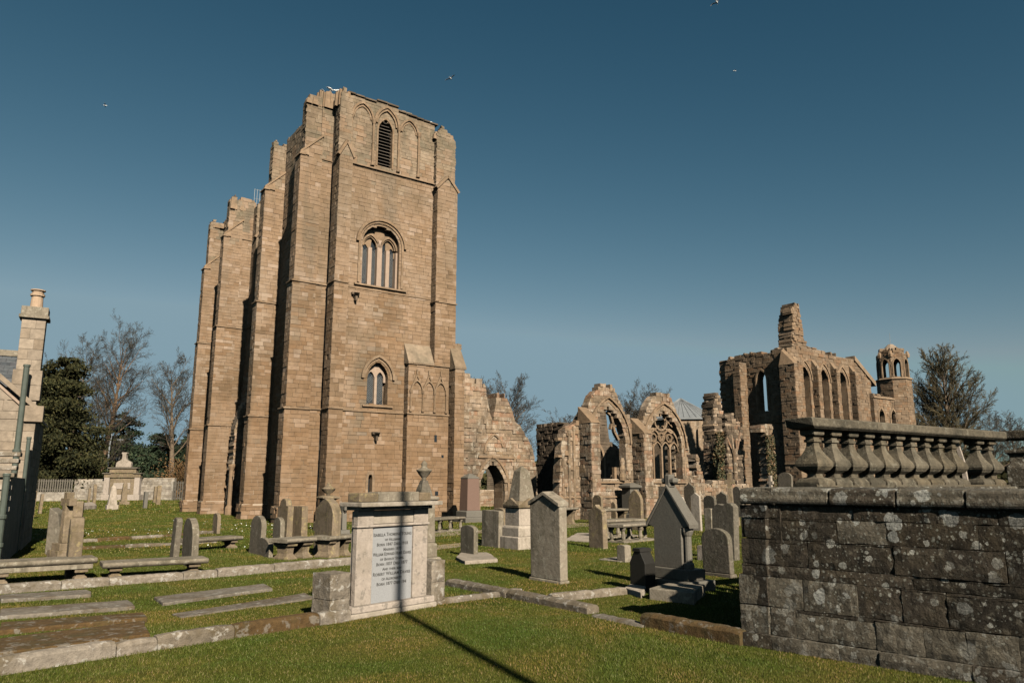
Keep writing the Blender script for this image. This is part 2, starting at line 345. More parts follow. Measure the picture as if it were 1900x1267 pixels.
class Build:
    """one building: an Empty, its stones (the largest-looking ones single, the rest joined) and its mortar core"""
    def __init__(s, name, loc, rz, label, cat, mat, group=None):
        s.root = empty(name, loc, rz, label, cat, group); s.mw = Matrix.Translation(loc) @ Matrix.Rotation(rz, 4, 'Z')
        s.recs = []; s.core = MB(); s.trim = MB(); s.mat = mat; s.off = Vector((0, 0, 0))
    def frame(s, o, u, n):
        return (Vector(o) + s.off, Vector(u).normalized(), Vector((0, 0, 1)), Vector(n).normalized())
    def masonry(s, F, outline, holes=(), ch=(.21, .30), bl=(.3, .78), thick=.4, joint=.007, proud=.018, rag=0.0, bias=0.0, core=True, wear=.12):
        o, u, v, n = F; polys = [outline] + list(holes)
        zmin = min(p[1] for p in outline); zmax = max(p[1] for p in outline)
        z = zmin
        def P(x, zz, d): return o + u * x + v * zz + n * d
        while z < zmax - .05:
            h = rng.uniform(*ch)
            if z + h > zmax - .1: h = zmax - z
            up = scan(polys, z + h + .12)
            a, m, b = scan(polys, z + .015), scan(polys, z + h / 2), scan(polys, z + h - .015)
            if len(a) == len(m) == len(b) and not rag and all(abs(p[0] - q[0]) < 3.2 * h and abs(p[1] - q[1]) < 3.2 * h for p, q in zip(a, b)): iv = [(p[0], p[1], q[0], q[1]) for p, q in zip(a, b)]
            else: iv = [(p[0], p[1], p[0], p[1]) for p in m]
            for (x0, x1, y0, y1) in iv:
                if rag:
                    e0, e1 = rng.uniform(-rag, rag), rng.uniform(-rag, rag); x0 += e0; y0 += e0; x1 += e1; y1 += e1
                if min(x1 - x0, y1 - y0) < .06: continue
                if core:
                    s.core.hexa([P(x0+.02, z, -.026), P(x1-.02, z, -.026), P(x1-.02, z, -thick+.03), P(x0+.02, z, -thick+.03),
                                 P(y0+.02, z+h, -.026), P(y1-.02, z+h, -.026), P(y1-.02, z+h, -thick+.03), P(y0+.02, z+h, -thick+.03)])
                x = min(x0, y0); end = max(x1, y1); xs = []; x += rng.uniform(bl[0] * .5, bl[1])
                lo, hi = max(x0, y0), min(x1, y1)
                while x < hi - bl[0] * .45:
                    if x > lo + .12: xs.append(x)
                    x += rng.uniform(*bl)
                L = [(x0, y0)] + [(q, q) for q in xs] + [(x1, y1)]
                for i in range(len(L) - 1):
                    (A0, B0), (A1, B1) = L[i], L[i + 1]; j = joint * rng.uniform(.6, 1.5)
                    p = rng.uniform(0, proud)
                    if rng.random() < wear: p = -rng.uniform(.0, .022)
                    tl = rng.uniform(-.006, .006)
                    q = [P(A0+j, z+j, p), P(A1-j, z+j+tl, p), P(A1-j, z+j, -thick), P(A0+j, z+j, -thick),
                         P(B0+j, z+h-j, p), P(B1-j, z+h-j+tl, p), P(B1-j, z+h-j, -thick), P(B0+j, z+h-j, -thick)]
                    xm = (A0 + A1) / 2
                    if z + h < zmax + 1 and not any(g0 - .05 < xm < g1 + .05 for g0, g1 in up):      # broken head: worn, uneven
                        for k_ in (4, 5, 6, 7): q[k_] = q[k_] + v * rng.uniform(-.10, .05) + u * rng.uniform(-.05, .05)
                    if i == 0 and rag:
                        for k_ in (0, 3, 4, 7): q[k_] = q[k_] + u * rng.uniform(-.07, .07) + v * rng.uniform(-.03, .03)
                    if i == len(L) - 2 and rag:
                        for k_ in (1, 2, 5, 6): q[k_] = q[k_] + u * rng.uniform(-.07, .07) + v * rng.uniform(-.03, .03)
                    s.recs.append((q, min(.999, max(0, rng.random() * .9 + .05 + bias)), n))
            z += h
    def rect(s, F, x0, x1, z0, z1, **k): s.masonry(F, [(x0, z0), (x1, z0), (x1, z1), (x0, z1)], **k)
    def ring(s, mb, F, cx, sp, hw, k, t, d0, d1, leg=None, seg=7, keep=lambda i: True):
        """voussoirs of an arch band of width t between depths d0 and d1; leg: how far its jambs run down"""
        own = mb is s.trim
        if own: mb = MB()
        o, u, v, n = F; Rr = hw * k; R2 = Rr + t
        a1 = math.acos((Rr - hw) / Rr); a2 = math.acos((Rr - hw) / R2)
        def P(x, z, d): return o + u * x + v * z + n * d
        for sgn in (-1, 1):
            c = cx + sgn * (hw - Rr)
            def q(r, a): return (c + sgn * r * math.cos(a), sp + r * math.sin(a))
            for i in range(seg):
                if not keep((i if sgn < 0 else 2 * seg - 1 - i) / (2 * seg)): continue
                e = .004
                A, B = q(Rr, a1 * i / seg + e), q(Rr, a1 * (i + 1) / seg); C, D = q(R2, a2 * i / seg + e), q(R2, a2 * (i + 1) / seg)
                mb.hexa([P(*A, d1), P(*C, d1), P(*C, d0), P(*A, d0), P(*B, d1), P(*D, d1), P(*D, d0), P(*B, d0)])
            if leg is not None:
                z = leg; xa, xb = cx + sgn * hw, cx + sgn * (hw + t)
                while z < sp - .05:
                    z1 = min(sp, z + rng.uniform(.3, .5))
                    mb.hexa([P(xa, z+.004, d1), P(xb, z+.004, d1), P(xb, z+.004, d0), P(xa, z+.004, d0), P(xa, z1, d1), P(xb, z1, d1), P(xb, z1, d0), P(xa, z1, d0)])
                    z = z1
        if own: tag(mb.build('arch_moulding', M['trim'], s.root), kind='stuff')
    def bar(s, mb, F, pts, w, d0, d1, closed=False):
        """a bar of width w following a line drawn on the wall plane"""
        own = mb is s.trim
        if own: mb = MB()
        o, u, v, n = F; m = len(pts); rr = rng.random()
        for i in range(m if closed else m - 1):
            (x0, z0), (x1, z1) = pts[i], pts[(i + 1) % m]; L = math.hypot(x1 - x0, z1 - z0)
            if L < 1e-4: continue
            tx, tz = (x1 - x0) / L, (z1 - z0) / L; ex = w * .18
            x0 -= tx * ex; z0 -= tz * ex; x1 += tx * ex; z1 += tz * ex
            nx, nz = -tz * w / 2, tx * w / 2
            def P(x, z, d): return o + u * x + v * z + n * d
            mb.hexa([P(x0-nx, z0-nz, d1), P(x0+nx, z0+nz, d1), P(x0+nx, z0+nz, d0), P(x0-nx, z0-nz, d0),
                     P(x1-nx, z1-nz, d1), P(x1+nx, z1+nz, d1), P(x1+nx, z1+nz, d0), P(x1-nx, z1-nz, d0)], rr)
        if own: mb.build('coping', M['trim'], s.root)
    def slab(s, mb, F, x0, x1, z0, z1, d0, d1, slope=0.0, rnd=None):
        """a ledge on the wall: string courses, sills (slope lowers the outer top edge)"""
        own = mb is s.trim
        if own: mb = MB()
        o, u, v, n = F
        def P(x, z, d): return o + u * x + v * z + n * d
        mb.hexa([P(x0, z0, d1), P(x1, z0, d1), P(x1, z0, d0), P(x0, z0, d0), P(x0, z1-slope, d1), P(x1, z1-slope, d1), P(x1, z1, d0), P(x0, z1, d0)], rnd)
        if own: mb.build('string_course', M['trim'], s.root)
    def finish(s, nmax, corename='mortar_core', coremat=None, matfn=None):
        mw = s.mw; cp = Vector((0, 0, CAM_H)); sc = []
        for k, (q, r, n) in enumerate(s.recs):
            c = mw @ ((q[0] + q[5]) * .5); d = cp - c; nn = (mw.to_3x3() @ n)
            cosv = nn.dot(d.normalized()); px = 950 + FOC * c.x / (c.y * math.cos(PITCH) + (c.z - CAM_H) * math.sin(PITCH))
            A = ((q[1] - q[0]).length * (q[4] - q[0]).length)
            sc.append((A * cosv / d.length_squared if (cosv > 0 and -20 < px < 1920) else 0, k))
        sc.sort(reverse=True); top = set(k for a, k in sc[:nmax] if a > 0)
        mb = {}
        for k, (q, r, n) in enumerate(s.recs):
            mt = s.mat if matfn is None else matfn(q, n)
            if k in top:
                b = MB(); b.hexa(q, r); b.build('stone', mt, s.root)
            else: mb.setdefault(mt.name, (MB(), mt))[0].hexa(q, r)
        for b, mt in mb.values(): tag(b.build('stonework', mt, s.root), kind='stuff')
        s.core.build(corename, coremat or M['mortar'], s.root)
        if s.trim.v: tag(s.trim.build('rubble_cap', M['trim'], s.root), kind='stuff')
def ragged(x0, x1, prof, base=0.0, step=.5, amp=.12):
    """outline of a broken wall: prof = [(x, height) ...], jagged between"""
    pts = [(x0, base)]; top = []
    x = x0
    def H(x):
        for (a, ha), (b, hb) in zip(prof, prof[1:]):
            if a <= x <= b: return ha + (hb - ha) * (x - a) / max(b - a, 1e-6)
        return prof[-1][1]
    while x < x1: top.append((x, H(x) + rng.uniform(-amp, amp))); x += rng.uniform(.5, 1.3) * step
    top.append((x1, H(x1)))
    return [(x1, base)] + list(reversed(top)) + [(x0, base)]

# the cathedral stands turned by 35.9 degrees; a runs east along its south side, b north along its west front
ORG = Vector((-13.37, 44.3, 0)); ROT = math.atan2(.586, .81)
EA, NB = Vector((.81, .586, 0)), Vector((-.586, .81, 0))
def TW(a, b, z=0): return ORG + EA * a + NB * b + Vector((0, 0, z))
SF = lambda B, b, a=0.0: B.frame((a, b, 0), (1, 0, 0), (0, -1, 0))      # a wall facing south
WF = lambda B, a, b=0.0: B.frame((a, b, 0), (0, -1, 0), (-1, 0, 0))     # a wall facing west (x runs south)

# ------------------------------------------------------------------ the two west towers
def west_buttress(B, b0, th, zs, ztop, set_z, tip2=.35):
    """a buttress reaching out west: south flank, west end, set-offs, weathered upper stage"""
    tips = [0.0, .07, .14]
    z = 0.0
    for tip, z1 in zip(tips, zs + [set_z]):
        B.masonry(SF(B, b0), [(tip, z), (1.55, z), (1.55, z1), (tip, z1)] if z1 != set_z else [(tip, z), (1.55, z), (1.55, z1 + 1.5), (tip, z1)], thick=.35)
        B.rect(WF(B, tip, b0 + th), .0, th, z, z1, thick=.35)
        B.core.box(tip + .3, 1.6, b0 + .3, b0 + th - .02, z, z1)
        B.slab(B.trim, SF(B, b0), tip - .10, 1.55, z1 - .14, z1 - .01, -.3, .09, .05) if z1 != set_z else None
        B.slab(B.trim, WF(B, tip, b0 + th), 0, th + .1, z1 - .14, z1 - .01, -.3, .10, .06)
        z = z1
    # plinth
    B.rect(SF(B, b0 - .14), -.14, 1.6, 0, .95, thick=.3, proud=.06, bias=.1); B.rect(WF(B, -.14, b0 + th), 0, th + .14, 0, .95, thick=.3, proud=.06)
    # weathered slope then the narrower top stage
    F = SF(B, b0 + .16)
    B.masonry(F, ragged(tip2 + .1, 1.6, [(tip2, ztop - .5), (.7, ztop + .05), (1.0, ztop - .1), (1.6, ztop)], set_z, .3, .16), thick=.4, rag=.03)
    B.rect(WF(B, tip2 + .1, b0 + th), 0, th - .16, set_z, ztop - .3, thick=.35)
    B.core.box(tip2 + .4, 1.6, b0 + .4, b0 + th - .02, set_z, ztop - .5)
    o, u, v, n = SF(B, b0)
    B.trim.hexa([o + u*.10 + v*(set_z-.05) - n*.0 + n*.08, o + u*1.6 + v*(set_z+1.45) + n*.08, o + u*1.6 + v*(set_z+1.45) - n*.25, o + u*.10 + v*(set_z-.05) - n*.25,
                 o + u*.10 + v*(set_z+.12) + n*.05, o + u*1.6 + v*(set_z+1.62) + n*.05, o + u*1.6 + v*(set_z+1.62) - n*.25, o + u*.10 + v*(set_z+.12) - n*.25])
    B.trim.hexa([Vector((.14-.1, b0 - .1, set_z - .1)) + B.off, Vector((tip2 + .3, b0 - .1, set_z - .1)) + B.off, Vector((tip2 + .3, b0 + th, set_z - .1)) + B.off, Vector((.04, b0 + th, set_z - .1)) + B.off,
                 Vector((.12, b0, set_z + .05)) + B.off, Vector((tip2 + .3, b0, set_z + .55)) + B.off, Vector((tip2 + .3, b0 + th, set_z + .55)) + B.off, Vector((.12, b0 + th, set_z + .05)) + B.off])

def south_buttress(B, a0, a1, b, bw, z0, set_z, ztop, back, jag, zcourse=()):
    """a buttress reaching out south, with a gabled set-off"""
    ac = (a0 + a1) / 2
    B.masonry(SF(B, b), [(a0, z0), (a1, z0), (a1, set_z), (ac, set_z + .85), (a0, set_z)], thick=.35)
    B.rect(WF(B, a0, bw), 0, bw - b, z0, set_z, thick=.3)
    B.core.box(a0 + .28, a1 - .02, b + .3, bw, z0, set_z)
    B.rect(B.frame((a1, b, 0), (0, 1, 0), (1, 0, 0)), 0, bw - b, z0, set_z, thick=.3)
    for sg, xa in ((-1, a0 - .08), (1, a1 + .08)):      # gable copings
        B.bar(B.trim, SF(B, b), [(xa, set_z - .05), (ac, set_z + .95)], .17, -.4, .10)
    F = SF(B, b + back)
    B.masonry(F, ragged(a0 + .04, a1 - .04, [(a0, ztop - .1)] + jag + [(a1, ztop - .35)], set_z, .35, .15), thick=.4, rag=.03)
    B.rect(WF(B, a0 + .04, bw), 0, bw - b - back, set_z, ztop - .3, thick=.3)
    B.rect(B.frame((a1 - .04, b + back, 0), (0, 1, 0), (1, 0, 0)), 0, bw - b - back, set_z, ztop - .4, thick=.3)
    B.core.box(a0 + .3, a1 - .06, b + back + .3, bw, set_z, ztop - .5)
    # sloping top of the lower stage behind the gable
    B.trim.hexa([Vector(q) + B.off for q in ((a0, b + .1, set_z - .1), (a1, b + .1, set_z - .1), (a1, b + back + .2, set_z - .1), (a0, b + back + .2, set_z - .1),
                                             (ac - .05, b + .1, set_z + .8), (ac + .05, b + .1, set_z + .8), (ac + .05, b + back + .2, set_z + .8), (ac - .05, b + back + .2, set_z + .8))])
    for zc in zcourse:
        B.slab(B.trim, SF(B, b), a0 - .06, a1 + .06, zc - .12, zc, -.2, .08, .05); B.slab(B.trim, WF(B, a0, bw), 0, bw - b + .08, zc - .12, zc, -.2, .08, .05)

def weather(q, n):                     # bare courses near the exposed top have weathered greyer
    z = q[0].z
    if z > 23.5 + 2.5 * math.sin(q[0].x * 3.1 + q[0].y * 2.3) * math.sin(z * 1.7): return M['tower_top']
    return M['tower_low'] if z < 10 + 4 * math.sin(q[0].x * 1.3) + rng.gauss(0, 3.0) else M['tower']

B = Build('bell_tower', ORG, ROT, 'tall square sandstone ruined tower with louvred bell opening at its top', 'tower', M['tower'])
near = B
west_buttress(B, 0.0, .9, [6.75, 14.5], 26.8, 22.7)
west_buttress(B, 6.8, .9, [6.75, 14.5], 26.3, 22.6, .5)
# west wall between, corner strip, core
B.rect(WF(B, 1.5, 6.85), 0, 5.95, 0, 26.6, thick=.4)
B.masonry(SF(B, .10), ragged(1.45, 2.25, [(1.45, 27.0), (2.25, 27.3)], 0, .3, .15), thick=.6)
for zc in (6.75, 14.5, 22.7): B.slab(B.trim, SF(B, .10), 1.45, 2.25, zc - .12, zc, -.2, .09, .05)
B.core.box(1.85, 10.2, .35, 8.2, 0, 26.7)
B.core.box(2.3, 3.0, -.2, .4, 0, 26.7)
south_buttress(B, 2.2, 3.08, -1.3, -.3, 0, 22.7, 27.0, .35, [(2.5, 27.3)], (6.75, 14.5))
B.rect(SF(B, -1.42), 2.1, 3.18, 0, .9, thick=.3, proud=.06); B.rect(WF(B, 2.1, -.3), 0, 1.12, 0, .9, thick=.3, proud=.06)
south_buttress(B, 9.51, 11.1, -.95, -.3, 9.9, 22.3, 26.4, .3, [(10.0, 27.0), (10.5, 26.7)], (14.3,))
# south wall with its openings
F = SF(B, -.3); A0, A1 = 2.95, 9.55
top = ragged(A0, A1, [(A0, 27.55), (4.6, 27.5), (5.2, 27.6), (5.85, 28.0), (6.5, 27.55), (A1, 27.1)], 0, .5, .06)
belfry = opening(5.75, 22.95, 25.55, .52, 1.9); great = opening(5.72, 14.85, 17.55, 1.32, 1.0); low = opening(5.78, 7.15, 8.75, .72, 1.7)
slit = opening(5.5, 1.55, 2.6, .14, 2.2)
B.masonry(F, top, [belfry, great, low, slit], thick=.65)
B.core.box(A0, A1, .34, .5, 0, 27.0)
T = B.trim
B.slab(T, F, A0, A1, 22.66, 22.84, -.2, .14, .08); B.slab(T, F, A0, A1, 6.64, 6.78, -.2, .08, .05)
B.slab(T, F, A0, A1, 14.42, 14.55, -.2, .05, .04)
B.slab(T, F, 3.9, 7.6, 14.66, 14.84, -.4, .16, .08); B.slab(T, F, 4.75, 6.85, 6.98, 7.13, -.4, .14, .07)
# belfry stage: louvred lancet and two blind arches with shafts
for (cx, hw, sp, kk) in ((4.05, .68, 26.05, 1.55), (7.52, .62, 25.9, 1.6)):
    B.ring(T, F, cx, sp, hw, kk, .14, -.1, .13); B.ring(T, F, cx, sp, hw - .13, kk, .1, -.1, .06)
B.ring(T, F, 5.8, 26.0, .80, 1.62, .17, -.1, .20); B.ring(T, F, 5.8, 26.0, .66, 1.7, .12, -.2, .12); B.ring(T, F, 5.75, 25.55, .52, 1.9, .12, -.45, .05, leg=22.95)
for a_ in (3.28, 4.84, 6.72, 8.25):
    m = MB()
    m.lathe([(.14, 22.85), (.14, 23.0), (.085, 23.08), (.08, 24.4), (.10, 24.45), (.08, 24.5), (.075, 25.75), (.11, 25.82), (.17, 26.05), (.17, 26.12)], 8, (a_, -.42))
    m.build('shaft', M['trim'], B.root)
win = empty('belfry_opening'); win.parent = B.root
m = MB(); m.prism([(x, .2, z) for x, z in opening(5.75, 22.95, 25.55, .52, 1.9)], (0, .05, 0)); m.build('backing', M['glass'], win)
for k in range(15):
    z = 23.0 + k * .228; w = .5
    if z > 25.5: w = .5 * max(.15, 1 - ((z - 25.5) / 1.0) ** 1.3)
    m = MB(); m.hexa([(5.75-w, -.2, z), (5.75+w, -.2, z), (5.75+w, .08, z+.13), (5.75-w, .08, z+.13), (5.75-w, -.2, z+.035), (5.75+w, -.2, z+.035), (5.75+w, .08, z+.165), (5.75-w, .08, z+.165)])
    m.build('louvre_slat', M['louvre'], win)
# great window: round hood, two sub-arches, four lancets
for (hw, t, d0, d1) in ((1.62, .17, -.1, .18), (1.47, .14, -.3, .08), (1.32, .14, -.5, -.02)):
    B.ring(T, F, 5.72, 17.55, hw, 1.0, t, d0, d1, leg=(14.85 if hw < 1.6 else None), seg=9)
win = empty('great_window'); win.parent = B.root
m = MB(); B.bar(m, F, [(4.45, 14.9), (4.45, 17.3)], .16, -.6, -.25); B.bar(m, F, [(6.99, 14.9), (6.99, 17.3)], .16, -.6, -.25)
lx = (4.78, 5.38, 6.06, 6.66)
for a, w in ((5.08, .26), (5.72, .34), (6.36, .26)): B.bar(m, F, [(a, 14.85), (a, 17.35 if w < .3 else 17.9)], w, -.62, -.30 if w < .3 else -.2)
m.build('mullion', M['mullion'], win)
# stone head with the lancet tops cut out
lan = [opening(x, 14.86, sp_, .18, 2.0) for x, sp_ in zip(lx, (17.3, 17.75, 17.75, 17.3))]
head = MB(); zz = 16.95
while zz < 18.8:
    for (x0, x1) in scan([opening(5.72, 16.9, 17.55, 1.30, 1.0)] + lan, zz + .02):
        head.box(x0, x1, .16, .3, zz, zz + .04, .5)
    zz += .04
head.build('window_head', M['trim'], win)
m = MB()
for cx in (5.08, 6.36): B.ring(m, F, cx, 17.45, .52, 1.5, .12, -.46, -.2); B.ring(m, F, cx, 17.45, .44, 1.55, .07, -.46, -.30)
m.build('sub_arch', M['trim'], win)
for x in lx:
    pane = MB(); pane.box(x - .2, x + .2, .24, .26, 14.85, 18.3); po = pane.build('pane', M['glass'], win)
    came = MB()
    for i in range(26):
        for sg in (-1, 1):
            z0 = 14.85 + (i - 2) * .12; xa, za, xb, zb = x - .17, z0, x + .17, z0 + .34
            if sg < 0: za, zb = zb, za
            if min(za, zb) < 14.85 or max(za, zb) > 17.4: continue
            B.bar(came, SF(B, .2), [(xa, za), (xb, zb)], .014, 0, .012)
    came.build('lead_lattice', M['lead_came'], win)
# lower window
for (hw, t, d0, d1) in ((1.0, .16, -.1, .16), (.86, .13, -.25, .05), (.72, .13, -.4, -.02)):
    B.ring(T, F, 5.78, 8.75, hw, 1.45 if hw > .8 else 1.7, t, d0, d1, leg=(7.15 if hw < .8 else None))
win = empty('twin_window'); win.parent = B.root
m = MB(); B.bar(m, F, [(5.78, 7.15), (5.78, 8.9)], .17, -.6, -.28)
lan = [opening(x, 7.1, 8.85, .24, 2.0) for x in (5.46, 6.10)]; zz = 8.6
while zz < 9.9:
    for (x0, x1) in scan([opening(5.78, 7.1, 8.75, .71, 1.7)] + lan, zz + .02): m.box(x0, x1, .05, .3, zz, zz + .04, .4)
    zz += .04
m.build('mullion', M['mullion'], win)
for x in (5.46, 6.10):
    pane = MB(); pane.box(x - .28, x + .28, .2, .22, 7.1, 9.4); pane.build('pane', M['glass'], win)
    came = MB()
    for i in range(24):
        for sg in (-1, 1):
            z0 = 7.1 + (i - 3) * .12; za, zb = (z0, z0 + .48) if sg > 0 else (z0 + .48, z0)
            if min(za, zb) < 7.1 or max(za, zb) > 9.2: continue
            B.bar(came, SF(B, .18), [(x - .24, za), (x + .24, zb)], .014, 0, .012)
    came.build('lead_lattice', M['lead_came'], win)
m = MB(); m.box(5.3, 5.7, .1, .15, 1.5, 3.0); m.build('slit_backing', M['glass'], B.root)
B.ring(T, F, 5.5, 2.6, .14, 2.2, .16, -.3, .02, leg=1.55)
for (a, z) in ((5.72, 5.05), (4.0, 13.75)):       # projecting spouts
    m = MB(); m.hexa([(a-.13, -.3, z), (a+.13, -.3, z), (a+.13, -.2, z), (a-.13, -.2, z), (a-.15, -.75, z+.3), (a+.15, -.75, z+.3), (a+.15, -.2, z+.42), (a-.15, -.2, z+.42)])
    m.box(a-.07, a+.07, -.62, -.3, z-.18, z+.1); m.box(a-.26, a+.26, -.52, -.25, z+.22, z+.36); m.build('waterspout', M['ruin_dark'], B.root)
# stair block with the blind arcade against the south wall
Fb = SF(B, -.85)
B.rect(Fb, 7.67, 10.69, 0, 9.9, thick=.35); B.rect(WF(B, 7.67, -.3), 0, .55, 0, 10.1, thick=.3)
B.core.box(7.9, 10.67, -.6, -.25, 0, 9.8); B.core.box(9.5, 10.6, -.6, -.25, 0, 10.5)
B.slab(T, Fb, 7.6, 10.72, 6.62, 6.76, -.2, .08, .05)
B.rect(B.frame((10.69, -.85, 0), (0, 1, 0), (1, 0, 0)), 0, .6, 0, 9.9, thick=.3)
m = MB(); m.hexa([(7.6, -.95, 9.9), (9.6, -.95, 9.9), (9.6, -.2, 9.9), (7.6, -.2, 9.9), (7.6, -.95, 9.98), (9.6, -.95, 9.98), (9.5, -.28, 11.3), (7.6, -.28, 11.3)])
m.build('lean_to_roof', M['tower_top'], B.root)
B.slab(T, Fb, 7.6, 10.72, 9.86, 9.98, -.2, .1, .04)
for i, cx in enumerate((8.28, 9.16, 10.04)):
    B.ring(T, Fb, cx, 8.15, .36, 1.9, .09, -.05, .12)
    B.bar(T, Fb, [(cx - .47, 8.1), (cx, 9.2)], .09, -.05, .10); B.bar(T, Fb, [(cx + .47, 8.1), (cx, 9.2)], .09, -.05, .10)
    B.bar(T, Fb, [(cx, 9.15), (cx, 9.5)], .09, -.05, .10)
for a in (7.84, 8.72, 9.6, 10.48):
    m = MB(); m.lathe([(.10, 6.78), (.10, 6.9), (.055, 6.95), (.055, 7.9), (.09, 8.0), (.10, 8.15)], 7, (a, -.93)); m.build('shaft', M['trim'], B.root)
m = MB()
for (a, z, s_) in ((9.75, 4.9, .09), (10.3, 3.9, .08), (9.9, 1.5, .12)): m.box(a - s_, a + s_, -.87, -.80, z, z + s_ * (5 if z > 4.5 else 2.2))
m.build('putlog_hole_shade', M['glass'], B.root)  # dark blocks on the wall face stand in for shade inside holes
# lower east buttress
B.rect(SF(B, -1.55), 10.75, 11.5, 0, 9.7, thick=.35); B.rect(WF(B, 10.75, -.3), 0, 1.25, 0, 9.7, thick=.3)
B.core.box(11.0, 11.48, -1.25, -.2, 0, 9.6)
m = MB(); m.hexa([(10.7, -1.6, 9.7), (11.6, -1.6, 9.7), (11.6, -.6, 9.7), (10.7, -.6, 9.7), (10.7, -1.6, 9.85), (11.6, -1.6, 9.85), (11.5, -.85, 11.4), (10.7, -.85, 11.4)]); m.build('weathering', M['tower_top'], B.root)
B.rect(SF(B, -.6), 10.7, 11.75, 9.5, 11.6, thick=.5, rag=.08)
# broken heads and lead capping along the top
m = MB()
x = A0
while x < A1:
    w = rng.uniform(.5, .9); zt = 27.55 - (x - A0) * .06 + (.4 * math.exp(-((x + w/2 - 5.85) / .5) ** 2))
    m.box(x, x + w - .02, -.42, .4, zt - .04, zt + .06, tx=.02); x += w
m.build('capping', M['ruin_dark'], B.root)
for k in range(70):
    a = rng.uniform(.5, 3.0); b = rng.uniform(-.85, .8) if a > 2 else rng.uniform(.1, .85); s_ = rng.uniform(.08, .22)
    B.trim.box(a - s_, a + s_, b - s_ * .8, b + s_ * .8, 26.2, 26.45 + rng.uniform(0, .3) + .7 * (a > 1.3), tx=s_ * .4, ty=s_ * .35)
for k in range(12):
    a = rng.uniform(9.5, 11.0); B.trim.box(a - .2, a + .2, -.6, .3, 26.0, 26.3 + rng.uniform(0, .45), tx=.06, ty=.08)
B.finish(300, matfn=weather)

# far tower
FB = 16.8
B = Build('bell_tower', TW(0, FB), ROT, 'lower and farther of the two sandstone towers, at the left edge of the ruin', 'tower', M['tower'])
west_buttress(B, 0.0, .9, [6.75, 14.5], 25.3, 21.9); west_buttress(B, 5.6, .9, [6.75, 14.0], 24.9, 20.5, .3)
B.rect(WF(B, 1.5, 5.65), 0, 4.8, 0, 25.0, thick=.4)
B.rect(SF(B, .14), 1.45, 2.4, 0, 25.3, thick=.4)
B.core.box(1.85, 8.5, .35, 6.6, 0, 24.8)
south_buttress(B, 2.4, 3.4, -1.0, .3, 0, 21.9, 25.0, .35, [(2.9, 25.4)], (14.5,))
B.masonry(SF(B, .2), ragged(3.3, 9.0, [(3.3, 25.2), (9.0, 24.6)], 0, .5, .15), thick=.5)
for zc in (6.75, 14.5, 21.9): B.slab(B.trim, SF(B, .14), 1.45, 2.4, zc - .12, zc, -.2, .09, .05)
for k in range(90):
    a, b = rng.uniform(.6, 3.4), rng.uniform(.2, 6.2)
    if a < 1.6: b = rng.choice((rng.uniform(.1, .8), rng.uniform(5.7, 6.4)))
    zt = 24.6 + rng.uniform(0, .35) - .12 * abs(b) * (b > 3); s_ = rng.uniform(.1, .25)
    B.trim.box(a - s_, a + s_, b - s_, b + s_, 24.2, zt + .35, tx=s_ * .4, ty=s_ * .4)
B.finish(150, matfn=weather)

# the broken portal wall between the towers
B = Build('portal_wall', TW(2.3, 7.7), ROT, 'ragged remains of the west doorway between the two towers', 'ruined wall', M['ruin'])
B.masonry(WF(B, 0, 9.1), ragged(0, 9.1, [(0, 9.5), (2.0, 16), (6, 19), (9.1, 21)], 0, .6, .3), thick=.8, rag=.08)
B.masonry(SF(B, 6.6), ragged(-1.0, .2, [(-1.0, 6.6), (-.8, 7.4), (-.3, 8.8), (.2, 9.6)], 0, .3, .25), thick=1.2, rag=.05, proud=.06)
m = MB(); m.lathe([(.3, 0), (.3, .5), (.16, .7), (.15, 3.2), (.26, 3.5), (.26, 3.65)], 9, (-1.15, 6.3)); m.build('shaft', M['trim'], B.root)
B.finish(60)

# ------------------------------------------------------------------ nave and aisle ruins
B = Build('ruined_wall', TW(11.5, -.2), ROT, 'broken ochre wall with a pointed doorway, joined to the right side of the tall tower', 'ruined wall', M['ruin'])
F = SF(B, 0)
prof = [(0, 9.6), (1.0, 9.5), (2.3, 9.3), (2.75, 9.0), (2.85, 7.0), (3.3, 6.7), (3.45, 8.2), (3.8, 8.5), (4.3, 8.1), (4.8, 7.6), (5.3, 6.5), (6.0, 6.0), (6.4, 4.9), (6.8, 4.6), (7.0, 3.2)]
door = opening(3.2, 0, 1.95, 1.02, 1.9)
B.masonry(F, ragged(0, 7.0, prof, 0, .38, .27), [door], thick=1.3, rag=0.0, proud=.09, ch=(.2, .36), bl=(.3, .8), wear=.25)
for (hw, t, d0, d1) in ((1.02, .14, -1.2, -.25), (1.14, .14, -.4, -.1), (1.27, .16, -.2, .08)): B.ring(B.trim, F, 3.2, 1.95, hw, 1.85, t, d0, d1, leg=0)
B.bar(B.trim, F, [(2.0, 4.05), (3.1, 4.05), (5.0, 4.02)], .14, -.1, .12)
B.ring(B.trim, F, 3.3, 4.3, .75, 1.9, .12, -.1, .10, keep=lambda t: t < .8)
for k in range(16):
    m_ = rng.uniform(3.4, 6.8); 
    B.trim.box(m_ - .2, m_ + .2, rng.uniform(.0, .3), rng.uniform(.6, 1.2), 1.5, 2.2 + rng.uniform(0, .6), tx=.08, ty=.1) if m_ > 5.2 else None
B.rect(B.frame((7.0, 0, 0), (0, 1, 0), (1, 0, 0)), 0, 1.3, 0, 2.6, thick=.3, rag=.1)
B.finish(150)

